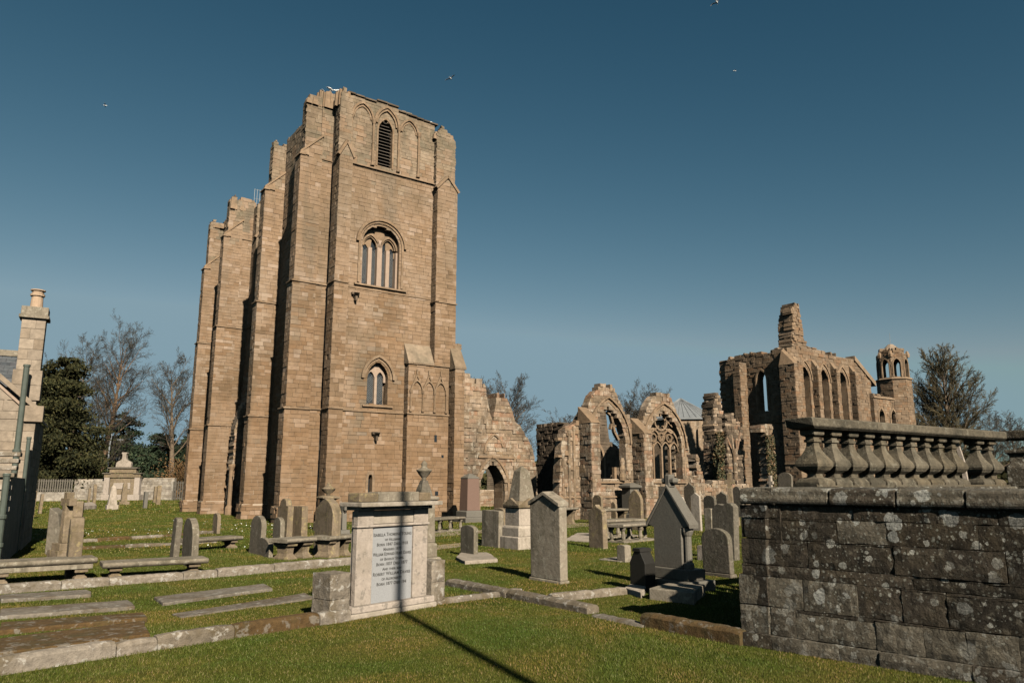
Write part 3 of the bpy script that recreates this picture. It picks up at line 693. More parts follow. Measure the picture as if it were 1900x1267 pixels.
# wall stump right of the doorway, west-face shade put into its dark colour
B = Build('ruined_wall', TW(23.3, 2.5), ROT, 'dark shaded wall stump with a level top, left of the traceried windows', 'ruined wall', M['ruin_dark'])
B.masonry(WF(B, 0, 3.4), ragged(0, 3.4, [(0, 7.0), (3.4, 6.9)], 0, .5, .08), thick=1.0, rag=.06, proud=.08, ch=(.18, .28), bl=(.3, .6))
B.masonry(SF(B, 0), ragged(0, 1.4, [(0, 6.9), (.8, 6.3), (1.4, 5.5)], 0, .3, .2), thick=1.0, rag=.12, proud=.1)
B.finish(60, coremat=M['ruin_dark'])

# outer aisle wall with two traceried windows
AB = -6.3; A_0 = 15.6
B = Build('aisle_wall', TW(A_0, AB), ROT, 'ruined aisle wall with two gabled pointed windows, the right one keeping its tracery', 'ruined wall', M['ruin'])
F = SF(B, 0)
w1 = opening(4.35, 2.45, 4.9, 1.52, 1.75); w2 = opening(9.75, 2.45, 4.75, 1.75, 1.55)
prof = [(0, 2.6), (.2, 4.6), (.5, 5.7), (1.4, 6.1), (1.7, 6.3), (2.3, 7.0), (3.0, 8.1), (3.6, 8.75), (4.7, 8.8), (5.2, 8.3), (5.7, 7.2), (5.95, 6.9), (6.3, 7.0), (6.55, 6.1), (6.8, 5.6), (7.4, 6.3), (8.1, 7.5), (8.8, 8.5), (10.3, 8.6), (10.9, 7.8), (11.6, 6.2), (11.95, 4.5), (12.2, 3.2), (12.7, 2.9), (13.8, 2.6)]
B.masonry(F, ragged(0, 13.8, prof, 0, .28, .14), [w1, w2], thick=.62, proud=.07, ch=(.2, .34), bl=(.3, .75), wear=.22)
for (cx, sp, hw0, kk) in ((4.35, 4.9, 1.52, 1.75), (9.75, 4.75, 1.75, 1.55)):
    for (e, t, d0, d1) in ((.03, .10, -.5, -.26), (.12, .12, -.4, -.12), (.23, .14, -.3, .02), (.40, .13, -.1, .14)):
        B.ring(B.trim, F, cx, sp, hw0 + e, kk, t, d0, d1, leg=(2.45 if e < .4 else None), seg=9)
    B.slab(B.trim, F, cx - hw0 - .3, cx + hw0 + .3, 2.28, 2.45, -.5, .16, .08)
# tracery of the right window
win = empty('traceried_window'); win.parent = B.root
m = MB(); Ft = SF(B, .28)
for x in (8.9, 9.75, 10.6): B.bar(m, Ft, [(x, 2.45), (x, 5.0)], .13, -.2, .0)
m.build('mullion', M['trim'], win)
m = MB()
for cx in (8.46, 9.33, 10.17, 11.04): B.ring(m, Ft, cx, 4.55, .38, 1.6, .08, -.18, -.02)
for cx in (8.9, 10.6): B.ring(m, Ft, cx, 4.9, .80, 1.5, .12, -.2, 0)
for (cx, cz, r) in ((9.75, 6.62, .62), (8.95, 5.45, .27), (10.55, 5.45, .27), (9.75, 5.5, .3)):
    B.bar(m, Ft, [(cx + r * math.cos(t * math.pi / 8), cz + r * math.sin(t * math.pi / 8)) for t in range(16)], .11, -.2, 0, True)
for t in range(5):
    a = math.pi / 2 + t * 2 * math.pi / 5; B.bar(m, Ft, [(9.75 + .58 * math.cos(a), 6.62 + .58 * math.sin(a)), (9.75 + .40 * math.cos(a), 6.62 + .40 * math.sin(a))], .12, -.18, -.02)
for sg in (-1, 1):
    B.bar(m, Ft, [(9.75 + sg * .5, 6.1), (9.75 + sg * 1.0, 5.85), (9.75 + sg * 1.3, 5.9)], .11, -.2, 0); B.bar(m, Ft, [(9.75 + sg * .75, 6.6), (9.75 + sg * 1.15, 6.3)], .10, -.2, 0)
m.build('tracery', M['trim'], win)
# broken stumps of tracery in the left window
m = MB()
for (pts, w) in (([(5.55, 5.2), (5.2, 5.7), (5.05, 6.3), (4.9, 6.8)], .16), ([(5.3, 6.1), (4.95, 6.2), (4.85, 5.9)], .12), ([(4.9, 6.8), (4.6, 7.0)], .12), ([(5.15, 2.5), (5.15, 3.3)], .2)): B.bar(m, Ft, pts, w, -.22, .02)
m.build('broken_tracery', M['trim'], B.root)
# buttresses and the clustered jamb at the west end
for (a0, a1, zt) in ((1.75, 2.5, 6.1), (6.5, 7.25, 5.6)):
    B.rect(SF(B, -1.15), a0, a1, 0, zt, thick=.35, proud=.05); B.rect(WF(B, a0, 0), 0, 1.15, 0, zt, thick=.3, proud=.05)
    B.core.box(a0 + .25, a1 - .02, -.85, 0, 0, zt - .1)
    B.trim.hexa([Vector(q) for q in ((a0-.05, -1.2, zt), (a1+.05, -1.2, zt), (a1+.05, .1, zt), (a0-.05, .1, zt), (a0, -1.15, zt+.08), (a1, -1.15, zt+.08), (a1, .1, zt+1.1), (a0, .1, zt+1.1))])
for k, (x, zt) in enumerate(((.3, 4.2), (.8, 5.6), (1.25, 5.9))):
    m = MB(); m.lathe([(.15, 0), (.15, .5), (.10, .6), (.09, zt - .4), (.14, zt - .2), (.14, zt)], 8, (x, -.04 - .05 * (k % 2))); m.build('shaft', M['ruin'], B.root)
for k in range(26):
    x, z = rng.uniform(-.1, 1.7), rng.uniform(.3, 6.0); s_ = rng.uniform(.1, .22)
    B.trim.box(x - s_, x + s_, -.02 - rng.uniform(.02, .12), .3, z, z + s_ * rng.uniform(.8, 1.6), tx=.03, ty=.02)
m = MB()
for k in range(3): m.lathe([(.24 - .05*k, 2.45 + .5*k), (.28 - .05*k, 2.7 + .5*k), (.2 - .05*k, 2.95 + .5*k)], 8, (5.4, -.15))
m.build('broken_finial', M['ruin'], B.root)
B.slab(B.trim, F, 0, 6.5, 1.35, 1.5, -.2, .12, .06); B.slab(B.trim, F, 7.25, 13.4, 1.25, 1.4, -.2, .12, .06)
B.finish(250)

# inner wall seen through the left window
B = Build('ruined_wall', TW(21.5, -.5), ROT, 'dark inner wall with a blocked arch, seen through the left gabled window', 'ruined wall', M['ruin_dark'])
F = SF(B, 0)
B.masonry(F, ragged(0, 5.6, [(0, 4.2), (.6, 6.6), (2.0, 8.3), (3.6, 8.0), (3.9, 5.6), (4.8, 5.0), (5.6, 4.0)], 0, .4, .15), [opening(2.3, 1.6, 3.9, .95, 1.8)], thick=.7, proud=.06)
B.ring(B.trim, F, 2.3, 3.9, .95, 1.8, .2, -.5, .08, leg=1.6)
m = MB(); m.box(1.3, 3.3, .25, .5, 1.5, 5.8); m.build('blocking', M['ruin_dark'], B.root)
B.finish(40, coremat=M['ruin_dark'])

# low broken walls and piers between the aisle and the choir
B = Build('ruined_wall', TW(29.6, -5.4), ROT, 'low broken wall with a ragged pier between the aisle windows and the choir', 'ruined wall', M['ruin'])
B.masonry(SF(B, 0), ragged(0, 8.0, [(0, 4.5), (.5, 4.2), (.7, 2.2), (1.6, 2.0), (2.0, 2.6), (2.4, 2.4), (5.0, 2.2), (8.0, 1.9)], 0, .35, .2), thick=.9, rag=.08, proud=.1)
B.masonry(SF(B, 3.0), ragged(1.0, 2.8, [(1.0, 5.8), (1.6, 7.4), (2.2, 7.2), (2.8, 5.0)], 0, .3, .3), thick=.9, rag=.15, proud=.1)
B.finish(60)
B = Build('ruined_pier', TW(36.1, -2.0), ROT, 'tall broken pier with one sunlit edge, left end of the choir', 'ruined pier', M['ruin'])
B.masonry(SF(B, 0), ragged(0, 1.1, [(0, 8.6), (.3, 9.8), (.7, 10.2), (1.1, 9.0)], 0, .3, .3), thick=1.2, rag=.12, proud=.1)
B.masonry(WF(B, 0, 1.2), ragged(0, 1.2, [(0, 9.2), (1.2, 8.6)], 0, .3, .3), thick=.5, rag=.08, proud=.08)
B.masonry(SF(B, -.4), ragged(1.0, 3.2, [(1.0, 7.5), (2.0, 8.2), (3.2, 7.0)], 0, .3, .3), thick=.8, rag=.12, proud=.1)
B.finish(40, matfn=lambda q, n: M['ruin_dark'] if rng.random() < .55 else M['ruin'])
PIER2 = B.root
B = Build('ruined_pier', TW(38.6, -5.2), ROT, 'crumbling rubble pier overgrown with dead ivy, before the shaded choir', 'ruined pier', M['ruin'])
B.masonry(SF(B, 0), ragged(-.6, 1.0, [(-.6, 7.0), (1.0, 7.1)], 6.4, .3, .05), thick=1.0, rag=.05, proud=.08)
B.masonry(SF(B, 0), [(0, 0), (.9, 0), (.75, 3), (.9, 5), (.7, 6.4), (.1, 6.4), (.2, 4.6), (.0, 2.5)], thick=.8, rag=.14, proud=.16, ch=(.16, .3), bl=(.2, .45))
B.finish(40)
PIER = B.root
B = Build('column', TW(35.2, -4.6), ROT, 'slender branching column standing alone before the shaded choir', 'column', M['ruin'])
m = MB(); m.lathe([(.28, 0), (.28, .4), (.19, .6), (.17, 3.0), (.22, 3.1), (.17, 3.2), (.18, 4.3), (.30, 5.0)], 9); m.build('column_shaft', M['ruin'], B.root)
for k in range(4):
    m = MB(); a = k * 1.6 + .3; m.tube([(0, 0, 4.3), (.25*math.cos(a), .25*math.sin(a), 5.0), (.55*math.cos(a), .55*math.sin(a), 5.7 + .2 * k)], [.12, .11, .10], 5); m.build('springer', M['ruin'], B.root)

# ------------------------------------------------------------------ chapter house with its lead roof

ch = empty('chapter_house', (20.6, 92.0, 0), .25, 'octagonal chapter house with pale grey conical roof', 'building')
m = MB(); m.lathe([(4.4, 0), (4.4, 9.6)], 8, rnd=.4); m.build('wall', M['ruin'], ch)
m = MB(); m.lathe([(4.7, 9.55), (4.7, 9.75), (.1, 12.4)], 8); r_ = m.build('roof', M['lead'], ch)
m = MB()
for k in range(40):
    a = 2 * math.pi * (k + .5) / 40; rr = 4.7 * math.cos(math.pi / 8) / math.cos((a % (math.pi / 4)) - math.pi / 8)
    m.tube([(rr * math.cos(a), rr * math.sin(a), 9.78), (.1 * math.cos(a), .1 * math.sin(a), 12.43)], .035, 4)
m.build('roof_roll', M['lead'], r_)
for k in range(8):
    a = math.pi / 4 * k; m = MB(); x, y = 4.4 * math.cos(a), 4.4 * math.sin(a)
    m.hexa([(x + s1 * .45, y + s2 * .45, 0) for s1, s2 in ((-1, -1), (1, -1), (1, 1), (-1, 1))] + [(x * .99 + s1 * .3, y * .99 + s2 * .3, 8.4) for s1, s2 in ((-1, -1), (1, -1), (1, 1), (-1, 1))])
    m.build('buttress', M['ruin'], ch)

# ------------------------------------------------------------------ the choir
CA, CB = 47.2, -2.0
B = Build('choir', TW(CA, CB), ROT, 'long ruined choir with lancet windows, broken pinnacle and open corner turret', 'church ruin', M['choir'])
T = B.trim; F = SF(B, 0); Fw = WF(B, 0, 7.3)
bays = (2.55, 5.75, 9.0)
lan = [opening(x, 8.2, 12.0, .78, 2.0) for x in bays]; lowl = [opening(x, 2.2, 4.4, .6, 2.0) for x in bays]
prof = [(0, 14.6), (2, 15.0), (2.6, 15.3), (4.2, 15.2), (7, 15.0), (9.5, 14.8), (11.6, 14.6), (12.6, 14.0), (13.4, 13.4), (14.4, 12.9)]
B.masonry(F, ragged(.2, 14.4, prof, 0, .4, .14), lan + lowl, thick=1.0, proud=.06, ch=(.26, .38), bl=(.4, .9))
for x in bays:
    for (e, t, d0, d1) in ((0, .12, -.6, -.15), (.12, .14, -.2, .04), (.26, .14, -.1, .14)): B.ring(T, F, x, 12.0, .78 + e, 2.0, t, d0, d1, leg=(8.2 if e < .2 else None))
    B.ring(T, F, x, 4.4, .6, 2.0, .16, -.2, .12)
    B.slab(T, F, x - .9, x + .9, 8.05, 8.2, -.4, .1, .05)
B.slab(T, F, 0, 13.9, 7.75, 7.9, -.2, .12, .06)
for a0 in (.75, 3.75, 7.0, 10.4):
    B.masonry(SF(B, -.65), [(a0, 0), (a0 + .58, 0), (a0 + .58, 13.0 if a0 > 1 else 13.6), (a0, 13.0 if a0 > 1 else 13.6)], thick=.35, proud=.05); B.rect(WF(B, a0, 0), 0, .65, 0, 13.4, thick=.3, proud=.05)
    B.core.box(a0 + .25, a0 + .56, -.4, 0, 0, 12.9)
    T.hexa([(a0, -.70, 13.0), (a0+.58, -.70, 13.0), (a0+.58, .1, 13.0), (a0, .1, 13.0), (a0, -.65, 13.1), (a0+.58, -.65, 13.1), (a0+.58, .1, 14.3), (a0, .1, 14.3)])
    B.slab(T, SF(B, -.65), a0 - .05, a0 + .63, 7.75, 7.9, -.2, .1, .05); B.slab(T, WF(B, a0, 0), 0, .7, 7.75, 7.9, -.2, .1, .05)
# corner buttress
B.masonry(SF(B, -1.3), [(-1.0, 0), (-.1, 0), (-.1, 13.2), (-1.0, 13.2)], thick=.4, proud=.05); B.rect(WF(B, -1.0, .3), 0, 1.6, 0, 13.2, thick=.4, proud=.05)
B.core.box(-.7, -.12, -1.0, .3, 0, 13.0)
T.hexa([(-1.05, -1.35, 13.1), (-.1, -1.35, 13.1), (-.1, .3, 13.1), (-1.05, .3, 13.1), (-.9, -1.1, 13.3), (-.1, -1.1, 13.3), (-.1, .3, 14.8), (-.5, .3, 14.6)])
for zc in (4.1, 8.0): B.slab(T, SF(B, -1.3), -1.1, 0, zc-.15, zc, -.2, .1, .05); B.slab(T, WF(B, -1.0, .3), 0, 1.7, zc-.15, zc, -.2, .1, .05)
# west face
B.masonry(Fw, ragged(0, 7.3, [(0, 14.0), (.5, 14.7), (3.2, 14.9), (5.5, 14.8), (7.3, 14.9)], 0, .4, .16), [opening(4.3, 9.1, 12.1, .55, 2.0)], thick=1.0, proud=.06)
B.ring(T, Fw, 4.3, 12.1, .55, 2.0, .16, -.3, .12, leg=9.1)
B.rect(SF(B, 4.7), -1.1, 0, 0, 14.0, thick=.4, proud=.05); B.rect(WF(B, -1.1, 5.5), 0, .8, 0, 14.0, thick=.4, proud=.05)
B.slab(T, Fw, 0, 7.3, 7.9, 8.05, -.2, .1, .05)
# north wall: seen through the gaps
B.masonry(SF(B, 7.3), ragged(.2, 4.2, [(-.5, 13.8), (.5, 14.4), (2.5, 13.6), (4.2, 12.0)], 0, .4, .3), thick=.9, rag=.1, proud=.08)
# broken pinnacle stump over the corner
B.masonry(SF(B, .1), ragged(.9, 4.0, [(.9, 15.2), (1.15, 16.4), (1.2, 17.2), (1.35, 18.9), (1.7, 19.4), (2.6, 19.3), (2.75, 18.0), (3.0, 16.2), (3.6, 15.2), (4.0, 14.9)], 14.2, .25, .2), thick=1.4, rag=.08, proud=.1)
B.masonry(WF(B, 1.2, 1.6), ragged(0, 1.5, [(0, 17.4), (.5, 18.8), (1.5, 19.0)], 14.0, .3, .2), thick=.5, rag=.1, proud=.12)
for k in range(14): T.box(*(lambda a, z, s_: (a - s_, a + s_, -.1, .9, z, z + s_ * 2))(rng.uniform(1.1, 1.4), rng.uniform(15.5, 18.8), rng.uniform(.1, .24)), tx=.05, ty=.06)
# sloping roof edge down to the turret
T.hexa([(11.5, -.15, 14.7), (15.2, -.15, 12.3), (15.2, .9, 12.3), (11.5, .9, 14.7), (11.5, -.15, 15.2), (15.2, -.15, 12.8), (15.2, .9, 12.8), (11.5, .9, 15.2)])
# presbytery bay, east
Fp = SF(B, -.4)
B.masonry(Fp, ragged(13.9, 19.0, [(13.9, 11.4), (19.0, 11.2)], 0, .5, .08), [opening(x, 4.6, 9.0, .55, 1.9) for x in (15.2, 17.6)], thick=.9, proud=.05)
for x in (15.2, 17.6): B.ring(T, Fp, x, 9.0, .55, 1.9, .2, -.4, .1, leg=4.6)
B.bar(T, Fp, [(15.2, 4.6), (15.2, 9.8)], .12, -.6, -.4); B.bar(T, Fp, [(17.6, 4.6), (17.6, 9.8)], .12, -.6, -.4)
B.slab(T, Fp, 13.9, 19.0, 11.0, 11.2, -.3, .14, .05)
B.finish(280)
TUR = TW(CA + 19.6, CB + .2)
B = Build('corner_turret', TUR, ROT, 'slim octagonal stone turret with open arched top, right end of the choir', 'turret', M['choir'])
def octo(r, z0, z1, hole=None, rag=None, **k):
    for i in range(8):
        a0, a1 = math.pi / 8 + math.pi / 4 * i, math.pi / 8 + math.pi / 4 * (i + 1)
        p0, p1 = Vector((r * math.cos(a0), r * math.sin(a0), 0)), Vector((r * math.cos(a1), r * math.sin(a1), 0)); w = (p1 - p0).length
        nrm = Vector((math.cos((a0 + a1) / 2), math.sin((a0 + a1) / 2), 0)); F = B.frame(p0, p1 - p0, nrm)
        out = [(0, z0), (w, z0), (w, z1), (0, z1)] if not rag else ragged(0, w, [(0, z1), (w / 2, z1 + rng.uniform(-.2, .6)), (w, z1)], z0, .25, .25)
        B.masonry(F, out, [opening(w / 2, *hole)] if hole else [], **k)
        if hole: B.ring(B.trim, F, w / 2, hole[1], hole[2], hole[3], .12, -.3, .1, leg=hole[0])
octo(1.72, 0, 13.3, thick=.4, proud=.05); B.core.lathe([(1.4, 0), (1.4, 13.1)], 8, rot=math.pi / 8)
octo(1.55, 13.3, 16.1, (13.5, 14.9, .36, 2.0), thick=.35, proud=.04)
octo(1.2, 16.0, 16.6, rag=True, thick=.5, proud=.12); B.core.lathe([(1.1, 15.9), (.9, 16.7), (.25, 17.3)], 8, rot=math.pi / 8)
B.trim.lathe([(1.78, 13.2), (1.9, 13.3), (1.76, 13.45)], 8, rot=math.pi / 8)
for i in (0, 1, 3, 4, 6):
    a = math.pi / 8 + math.pi / 4 * i; hh_ = rng.uniform(-.35, .15)
    B.trim.lathe([(.22, 15.7), (.26, 16.0), (.10, 16.55 + hh_)], 5, (1.5 * math.cos(a), 1.55 * math.sin(a)))
m = MB(); m.tube([(0, 0, 17.1), (.05, 0, 18.6)], [.03, .015], 4); m.build('lightning_rod', M['post'], B.root)
B.finish(40)

B = Build('ruined_wall', (-6.0, 76, 0), .1, 'low grey wall of the nave seen through the pointed doorway', 'ruined wall', M['ruin'])
B.masonry(SF(B, 0), ragged(0, 9, [(0, 1.5), (9, 1.6)], 0, .5, .06), thick=.7, proud=.05)
B.finish(40)
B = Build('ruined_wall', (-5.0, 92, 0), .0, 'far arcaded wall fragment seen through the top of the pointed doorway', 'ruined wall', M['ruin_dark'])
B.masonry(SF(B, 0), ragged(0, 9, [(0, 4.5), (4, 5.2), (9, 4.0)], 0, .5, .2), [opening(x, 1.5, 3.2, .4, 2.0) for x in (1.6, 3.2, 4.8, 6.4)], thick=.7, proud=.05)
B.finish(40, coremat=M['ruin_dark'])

# ------------------------------------------------------------------ the tomb enclosure at the right: wall and balustrade
C0 = G(1388, 1195); WD = Vector((.705, -.709, 0)).normalized(); WN = Vector((-.709, -.705, 0)).normalized()
BD = Vector((.833, .553, 0)).normalized(); BN = Vector((.553, -.833, 0)).normalized()
enc = empty('tomb_enclosure', C0, 0, 'blackened lichen-spotted stone enclosure wall carrying a balustrade, right foreground', 'wall')
q = random.Random(11)
HW = 2.2
core = MB()
def prism_wall(o, d, n, L, t, z0, z1, mb): 
    a, b_ = o, o + d * L; mb.hexa([a + Vector((0,0,z0)), b_ + Vector((0,0,z0)), b_ - n * t + Vector((0,0,z0)), a - n * t + Vector((0,0,z0)), a + Vector((0,0,z1)), b_ + Vector((0,0,z1)), b_ - n * t + Vector((0,0,z1)), a - n * t + Vector((0,0,z1))])
O = Vector((0, 0, 0))
prism_wall(O - WN * .09 + WD * .12, WD, WN, 7.7, .55, 0, HW - .1, core)
prism_wall(O + BD * .12 + BN * .1, BD, BN * -1, 9.6, .5, 0, HW - .1, core)
core.build('wall_core', M['enclosure_mortar'], enc)
rows = [(0, .19, .12), (.192, .57, .045), (.572, .98, .03), (.982, 1.14, .02), (1.142, 1.50, .015), (1.502, 1.80, 0.0), (1.802, 1.98, -.01)]
for ri, (z0, z1, out) in enumerate(rows):
    x = -.02 - (.06 if ri < 3 else 0); first = True
    while x < 7.6:
        L = q.choice((q.uniform(.34, .6), q.uniform(.6, 1.0), q.uniform(.9, 1.35)))
        if first: L *= q.uniform(.45, .8)
        first = False
        zb = z1 - (q.uniform(0, .05) if ri > 0 and q.random() < .35 else 0)
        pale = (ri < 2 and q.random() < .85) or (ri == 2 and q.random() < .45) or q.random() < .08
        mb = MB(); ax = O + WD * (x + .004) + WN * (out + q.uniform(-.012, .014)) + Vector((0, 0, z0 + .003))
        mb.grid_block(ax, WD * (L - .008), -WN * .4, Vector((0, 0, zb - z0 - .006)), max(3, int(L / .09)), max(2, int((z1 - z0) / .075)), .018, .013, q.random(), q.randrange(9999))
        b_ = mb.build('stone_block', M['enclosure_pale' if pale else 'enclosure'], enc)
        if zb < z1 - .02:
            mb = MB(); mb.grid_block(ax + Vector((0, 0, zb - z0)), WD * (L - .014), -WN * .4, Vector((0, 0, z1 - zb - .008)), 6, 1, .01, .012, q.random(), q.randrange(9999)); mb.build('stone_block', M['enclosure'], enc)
        x += L
# end of the wall, facing left-back, and the balustrade wall's outer side
for ri, (z0, z1, out) in enumerate(rows):
    x = .0
    while x < 9.5:
        L = q.uniform(.5, 1.0)
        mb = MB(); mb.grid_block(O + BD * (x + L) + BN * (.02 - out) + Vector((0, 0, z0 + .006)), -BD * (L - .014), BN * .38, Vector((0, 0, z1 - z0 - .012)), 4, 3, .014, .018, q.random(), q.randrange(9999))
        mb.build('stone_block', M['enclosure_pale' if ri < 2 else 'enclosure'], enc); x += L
# coping: moulded stones with a bevelled front
x = .0
while x < 7.7:
    L = q.uniform(.75, 1.35); mb = MB(); pr = [(.02, 1.985), (.05, 2.02), (.06, 2.08), (.03, 2.11), (.03, 2.19), (-.02, 2.215), (-.5, 2.235), (-.58, 1.985)]
    j0, j1 = q.uniform(-.008, .008), q.uniform(-.01, .01)
    mb.prism([O + WD * (x + .008) + WN * (p + j0) + Vector((0, 0, z + j1)) for p, z in pr], WD * (L - .016)); mb.build('coping_stone', M['enclosure'] if q.random() < .4 else M['enclosure_pale'], enc, bevel=.014); x += L
x = .06
while x < 9.6:
    L = q.uniform(.8, 1.3); mb = MB(); pr = [(-.02, 1.985), (-.03, 2.10), (.02, 2.20), (.52, 2.235), (.56, 1.985)]
    mb.prism([O + BD * (x + .008) + BN * p + Vector((0, 0, z)) for p, z in pr], BD * (L - .016)); mb.build('coping_stone', M['enclosure_pale'], enc, bevel=.012); x += L
# balustrade
def baluster(pos, dirv, kind=0, mat='balust'):
    ang = math.atan2(dirv.y, dirv.x); p0 = MB(); c = (pos.x, pos.y)
    k = .707
    def sq(prof, name, bev=.008, parent=None, wx=1.0):
        mb = MB(); mb.lathe([(r * 1.414, z) for r, z in prof], 4, c, ang + math.pi / 4); return mb.build(name, M[mat], parent or enc, bevel=bev)
    z0 = 2.24
    if kind == 1:                                   # thin square repair post
        mb = MB(); mb.tube([(c[0], c[1], z0 + .08), (c[0] - .02, c[1], 2.7), (c[0] - .10, c[1] + .02, 3.12)], [.055, .05, .045], 4); mb.build('repair_post', M['marble'], enc); return
    b = sq([(.082, z0 + .20), (.10, z0 + .215), (.165, z0 + .26), (.205, z0 + .32), (.21, z0 + .36), (.195, z0 + .41), (.135, z0 + .50), (.095, z0 + .575), (.072, z0 + .65), (.070, z0 + .70), (.095, z0 + .71), (.095, z0 + .745), (.075, z0 + .755), (.075, z0 + .80)], 'baluster', 0)
    sq([(.215, z0 + .0), (.215, z0 + .07), (.18, z0 + .12), (.09, z0 + .15), (.085, z0 + .205)], 'foot', .008, b)
    sq([(.07, z0 + .79), (.125, z0 + .815), (.135, z0 + .83), (.135, z0 + .91), (.12, z0 + .925)], 'cap', .006, b)
st = 1.42
for k in range(13):
    p = BD * (st + .22 + k * .478) + BN * .16
    baluster(p, BD, 1 if k == 10 else 0)
def rail(o, d, n, L, z0, z1, w0, w1, name, parts, mat='balust'):
    x = 0
    for L1 in parts:
        mb = MB(); pr = [(-w0, z0), (w0, z0), (w1, z0 + .045), (w1, z1 - .015), (w1 - .03, z1), (-w1 + .03, z1), (-w1, z1 - .015), (-w1, z0 + .045)]
        e0 = .12 if x == 0 else 0
        lo = [o + d * (x + .004) + n * a + Vector((0, 0, z)) for a, z in pr]
        for i_ in (0, 1): lo[i_] = lo[i_] + d * e0
        mb.prism(lo, d * (L1 - .008)); mb.build(name, M[mat], enc, bevel=.01); x += L1
rail(BD * (st - .12) + BN * .16, BD, BN, 6.9, 3.145, 3.325, .20, .26, 'top_rail', [1.8, 1.55, 1.3, 1.2, .8])
rail(BD * (st - .06) + BN * .16, BD, BN, 6.9, 2.225, 2.245, .2, .215, 'base_course', [2.2, 2.3, 2.3])
EC = BD * (st + 6.5) + BN * .16
for k in range(3): baluster(EC + WD * (.95 + k * .55), WD, 0, 'enclosure_pale')
rail(EC + WD * .1, WD, WN, 3, 3.15, 3.345, .20, .24, 'top_rail', [1.5, 1.5], 'enclosure')
prism_wall(EC - WN * .3, WD, WN * -1, 3, .6, 0, 2.23, cw := MB()); cw.build('back_wall', M['enclosure'], enc)
mb = MB(); mb.lathe([(.3, 2.23), (.3, 2.6), (.22, 2.7), (.22, 2.85), (.3, 2.9), (.3, 2.96)], 4, (EC.x + WD.x * .35, EC.y + WD.y * .35), math.atan2(WD.y, WD.x) + math.pi / 4); mb.build('pedestal', M['enclosure_pale'], enc, bevel=.01)

# ------------------------------------------------------------------ the inscribed memorial in the foreground
m0, m1 = G(648, 1149), G(798, 1124); MD = (m1 - m0).normalized(); MN = Vector((MD.y, -MD.x, 0)); MW = (m1 - m0).length
mem = empty('memorial', m0 + MD * MW / 2, math.atan2(MD.y, MD.x), 'pale inscribed memorial tomb with flat cornice and grey panel, crossed by a thin shadow', 'memorial')
h = MW / 2; bw = h - .10
def part(name, mat, boxes, par, bev=.012):
    mb = MB()
    for b in boxes: mb.box(*b)
    return mb.build(name, M[mat], par, bevel=bev, seg=2)
part('plinth', 'grave_pale', [(-h - .06, h + .06, -.12, .40, .0, .09)], mem, .02); part('base_ledge', 'marble', [(-h - .02, h + .02, -.10, .36, .092, .20)], mem, .02)
part('body', 'marble', [(-bw + .03, bw - .03, .04, .20, .2, 1.80)], mem)
pw = .36
for sg in (-1, 1):
    x0, x1 = sorted((sg * bw, sg * (bw - pw))); col = part('pilaster', 'marble', [(x0, x1, 0, .12, .2, 1.55)], mem)
    part('pilaster_block', 'marble', [(x0, x1, -.012, .12, 1.555, 1.82)], col); part('pilaster_band', 'marble', [(x0 - .02, x1 + .02, -.035, .12, 1.52, 1.56)], col)
part('frieze', 'grave_pale', [(-bw + pw, bw - pw, .012, .12, 1.57, 1.81)], mem); part('frieze_band', 'marble', [(-bw + pw, bw - pw, -.02, .12, 1.52, 1.565)], mem)
part('panel', 'panel', [(-bw + pw + .01, bw - pw - .01, .03, .1, .2, 1.518)], mem, .004)
part('cornice', 'grave_pale', [(-h - .03, h + .03, -.27, .36, 1.885, 1.96), (-h + .08, h - .08, -.10, .30, 1.82, 1.887)], mem, .015)
part('blocking_course', 'grave_warm', [(-bw - .02, -bw + .42, -.05, .28, 1.962, 2.12)], mem, .02); part('blocking_course', 'grave', [(-bw + .425, bw - .28, -.04, .28, 1.962, 2.135)], mem, .015); part('blocking_course', 'grave_warm', [(bw - .275, bw + .02, -.05, .28, 1.962, 2.12)], mem, .02)
lines = [('Isabella Thomsine Young', .060, .0), ('of Hillbank', .046, .0), ('Born 1847 Died 1918', .052, .0), ('Married 1873', .048, .0), ('William Edward Hunt Davies', .058, .0), ('of Bawley Staffs.', .048, 0),
         ('Born 1837 Died 1877', .052, 0), ('And their son', .046, 0), ('Robert William Davies', .058, 0), ('of Aldroserty', .048, 0), ('Born 1877 Died 194', .052, 0)]
z = 1.35; maxw = 2 * (bw - pw) - .07
for t, sz, _ in lines:
    fc = bpy.data.curves.new('inscription', 'FONT'); fc.body = t; fc.size = sz * 1.45; fc.align_x = 'CENTER'; fc.small_caps_scale = .8; fc.extrude = .002; fc.offset = .0012; fc.space_character = 1.08
    for ch_ in fc.body_format: ch_.use_small_caps = True
    fc.materials.append(M['letter'])
    fo = bpy.data.objects.new('inscription', fc); COL.objects.link(fo); fo.parent = mem; fo.location = (0, .027, z); fo.rotation_euler = (R(90), 0, 0)
    bpy.context.view_layer.update(); wdt = fo.dimensions.x
    sc_ = maxw / wdt if wdt > maxw else 1
    me_ = bpy.data.meshes.new_from_object(fo.evaluated_get(bpy.context.evaluated_depsgraph_get())); me_.name = 'inscription'
    o_ = bpy.data.objects.new('inscription', me_); COL.objects.link(o_); o_.parent = mem; o_.location = (0, .027, z); o_.rotation_euler = (R(90), 0, 0); o_.scale = (sc_, 1, 1)
    tag(o_, kind='stuff'); bpy.data.objects.remove(fo)
    z -= .086
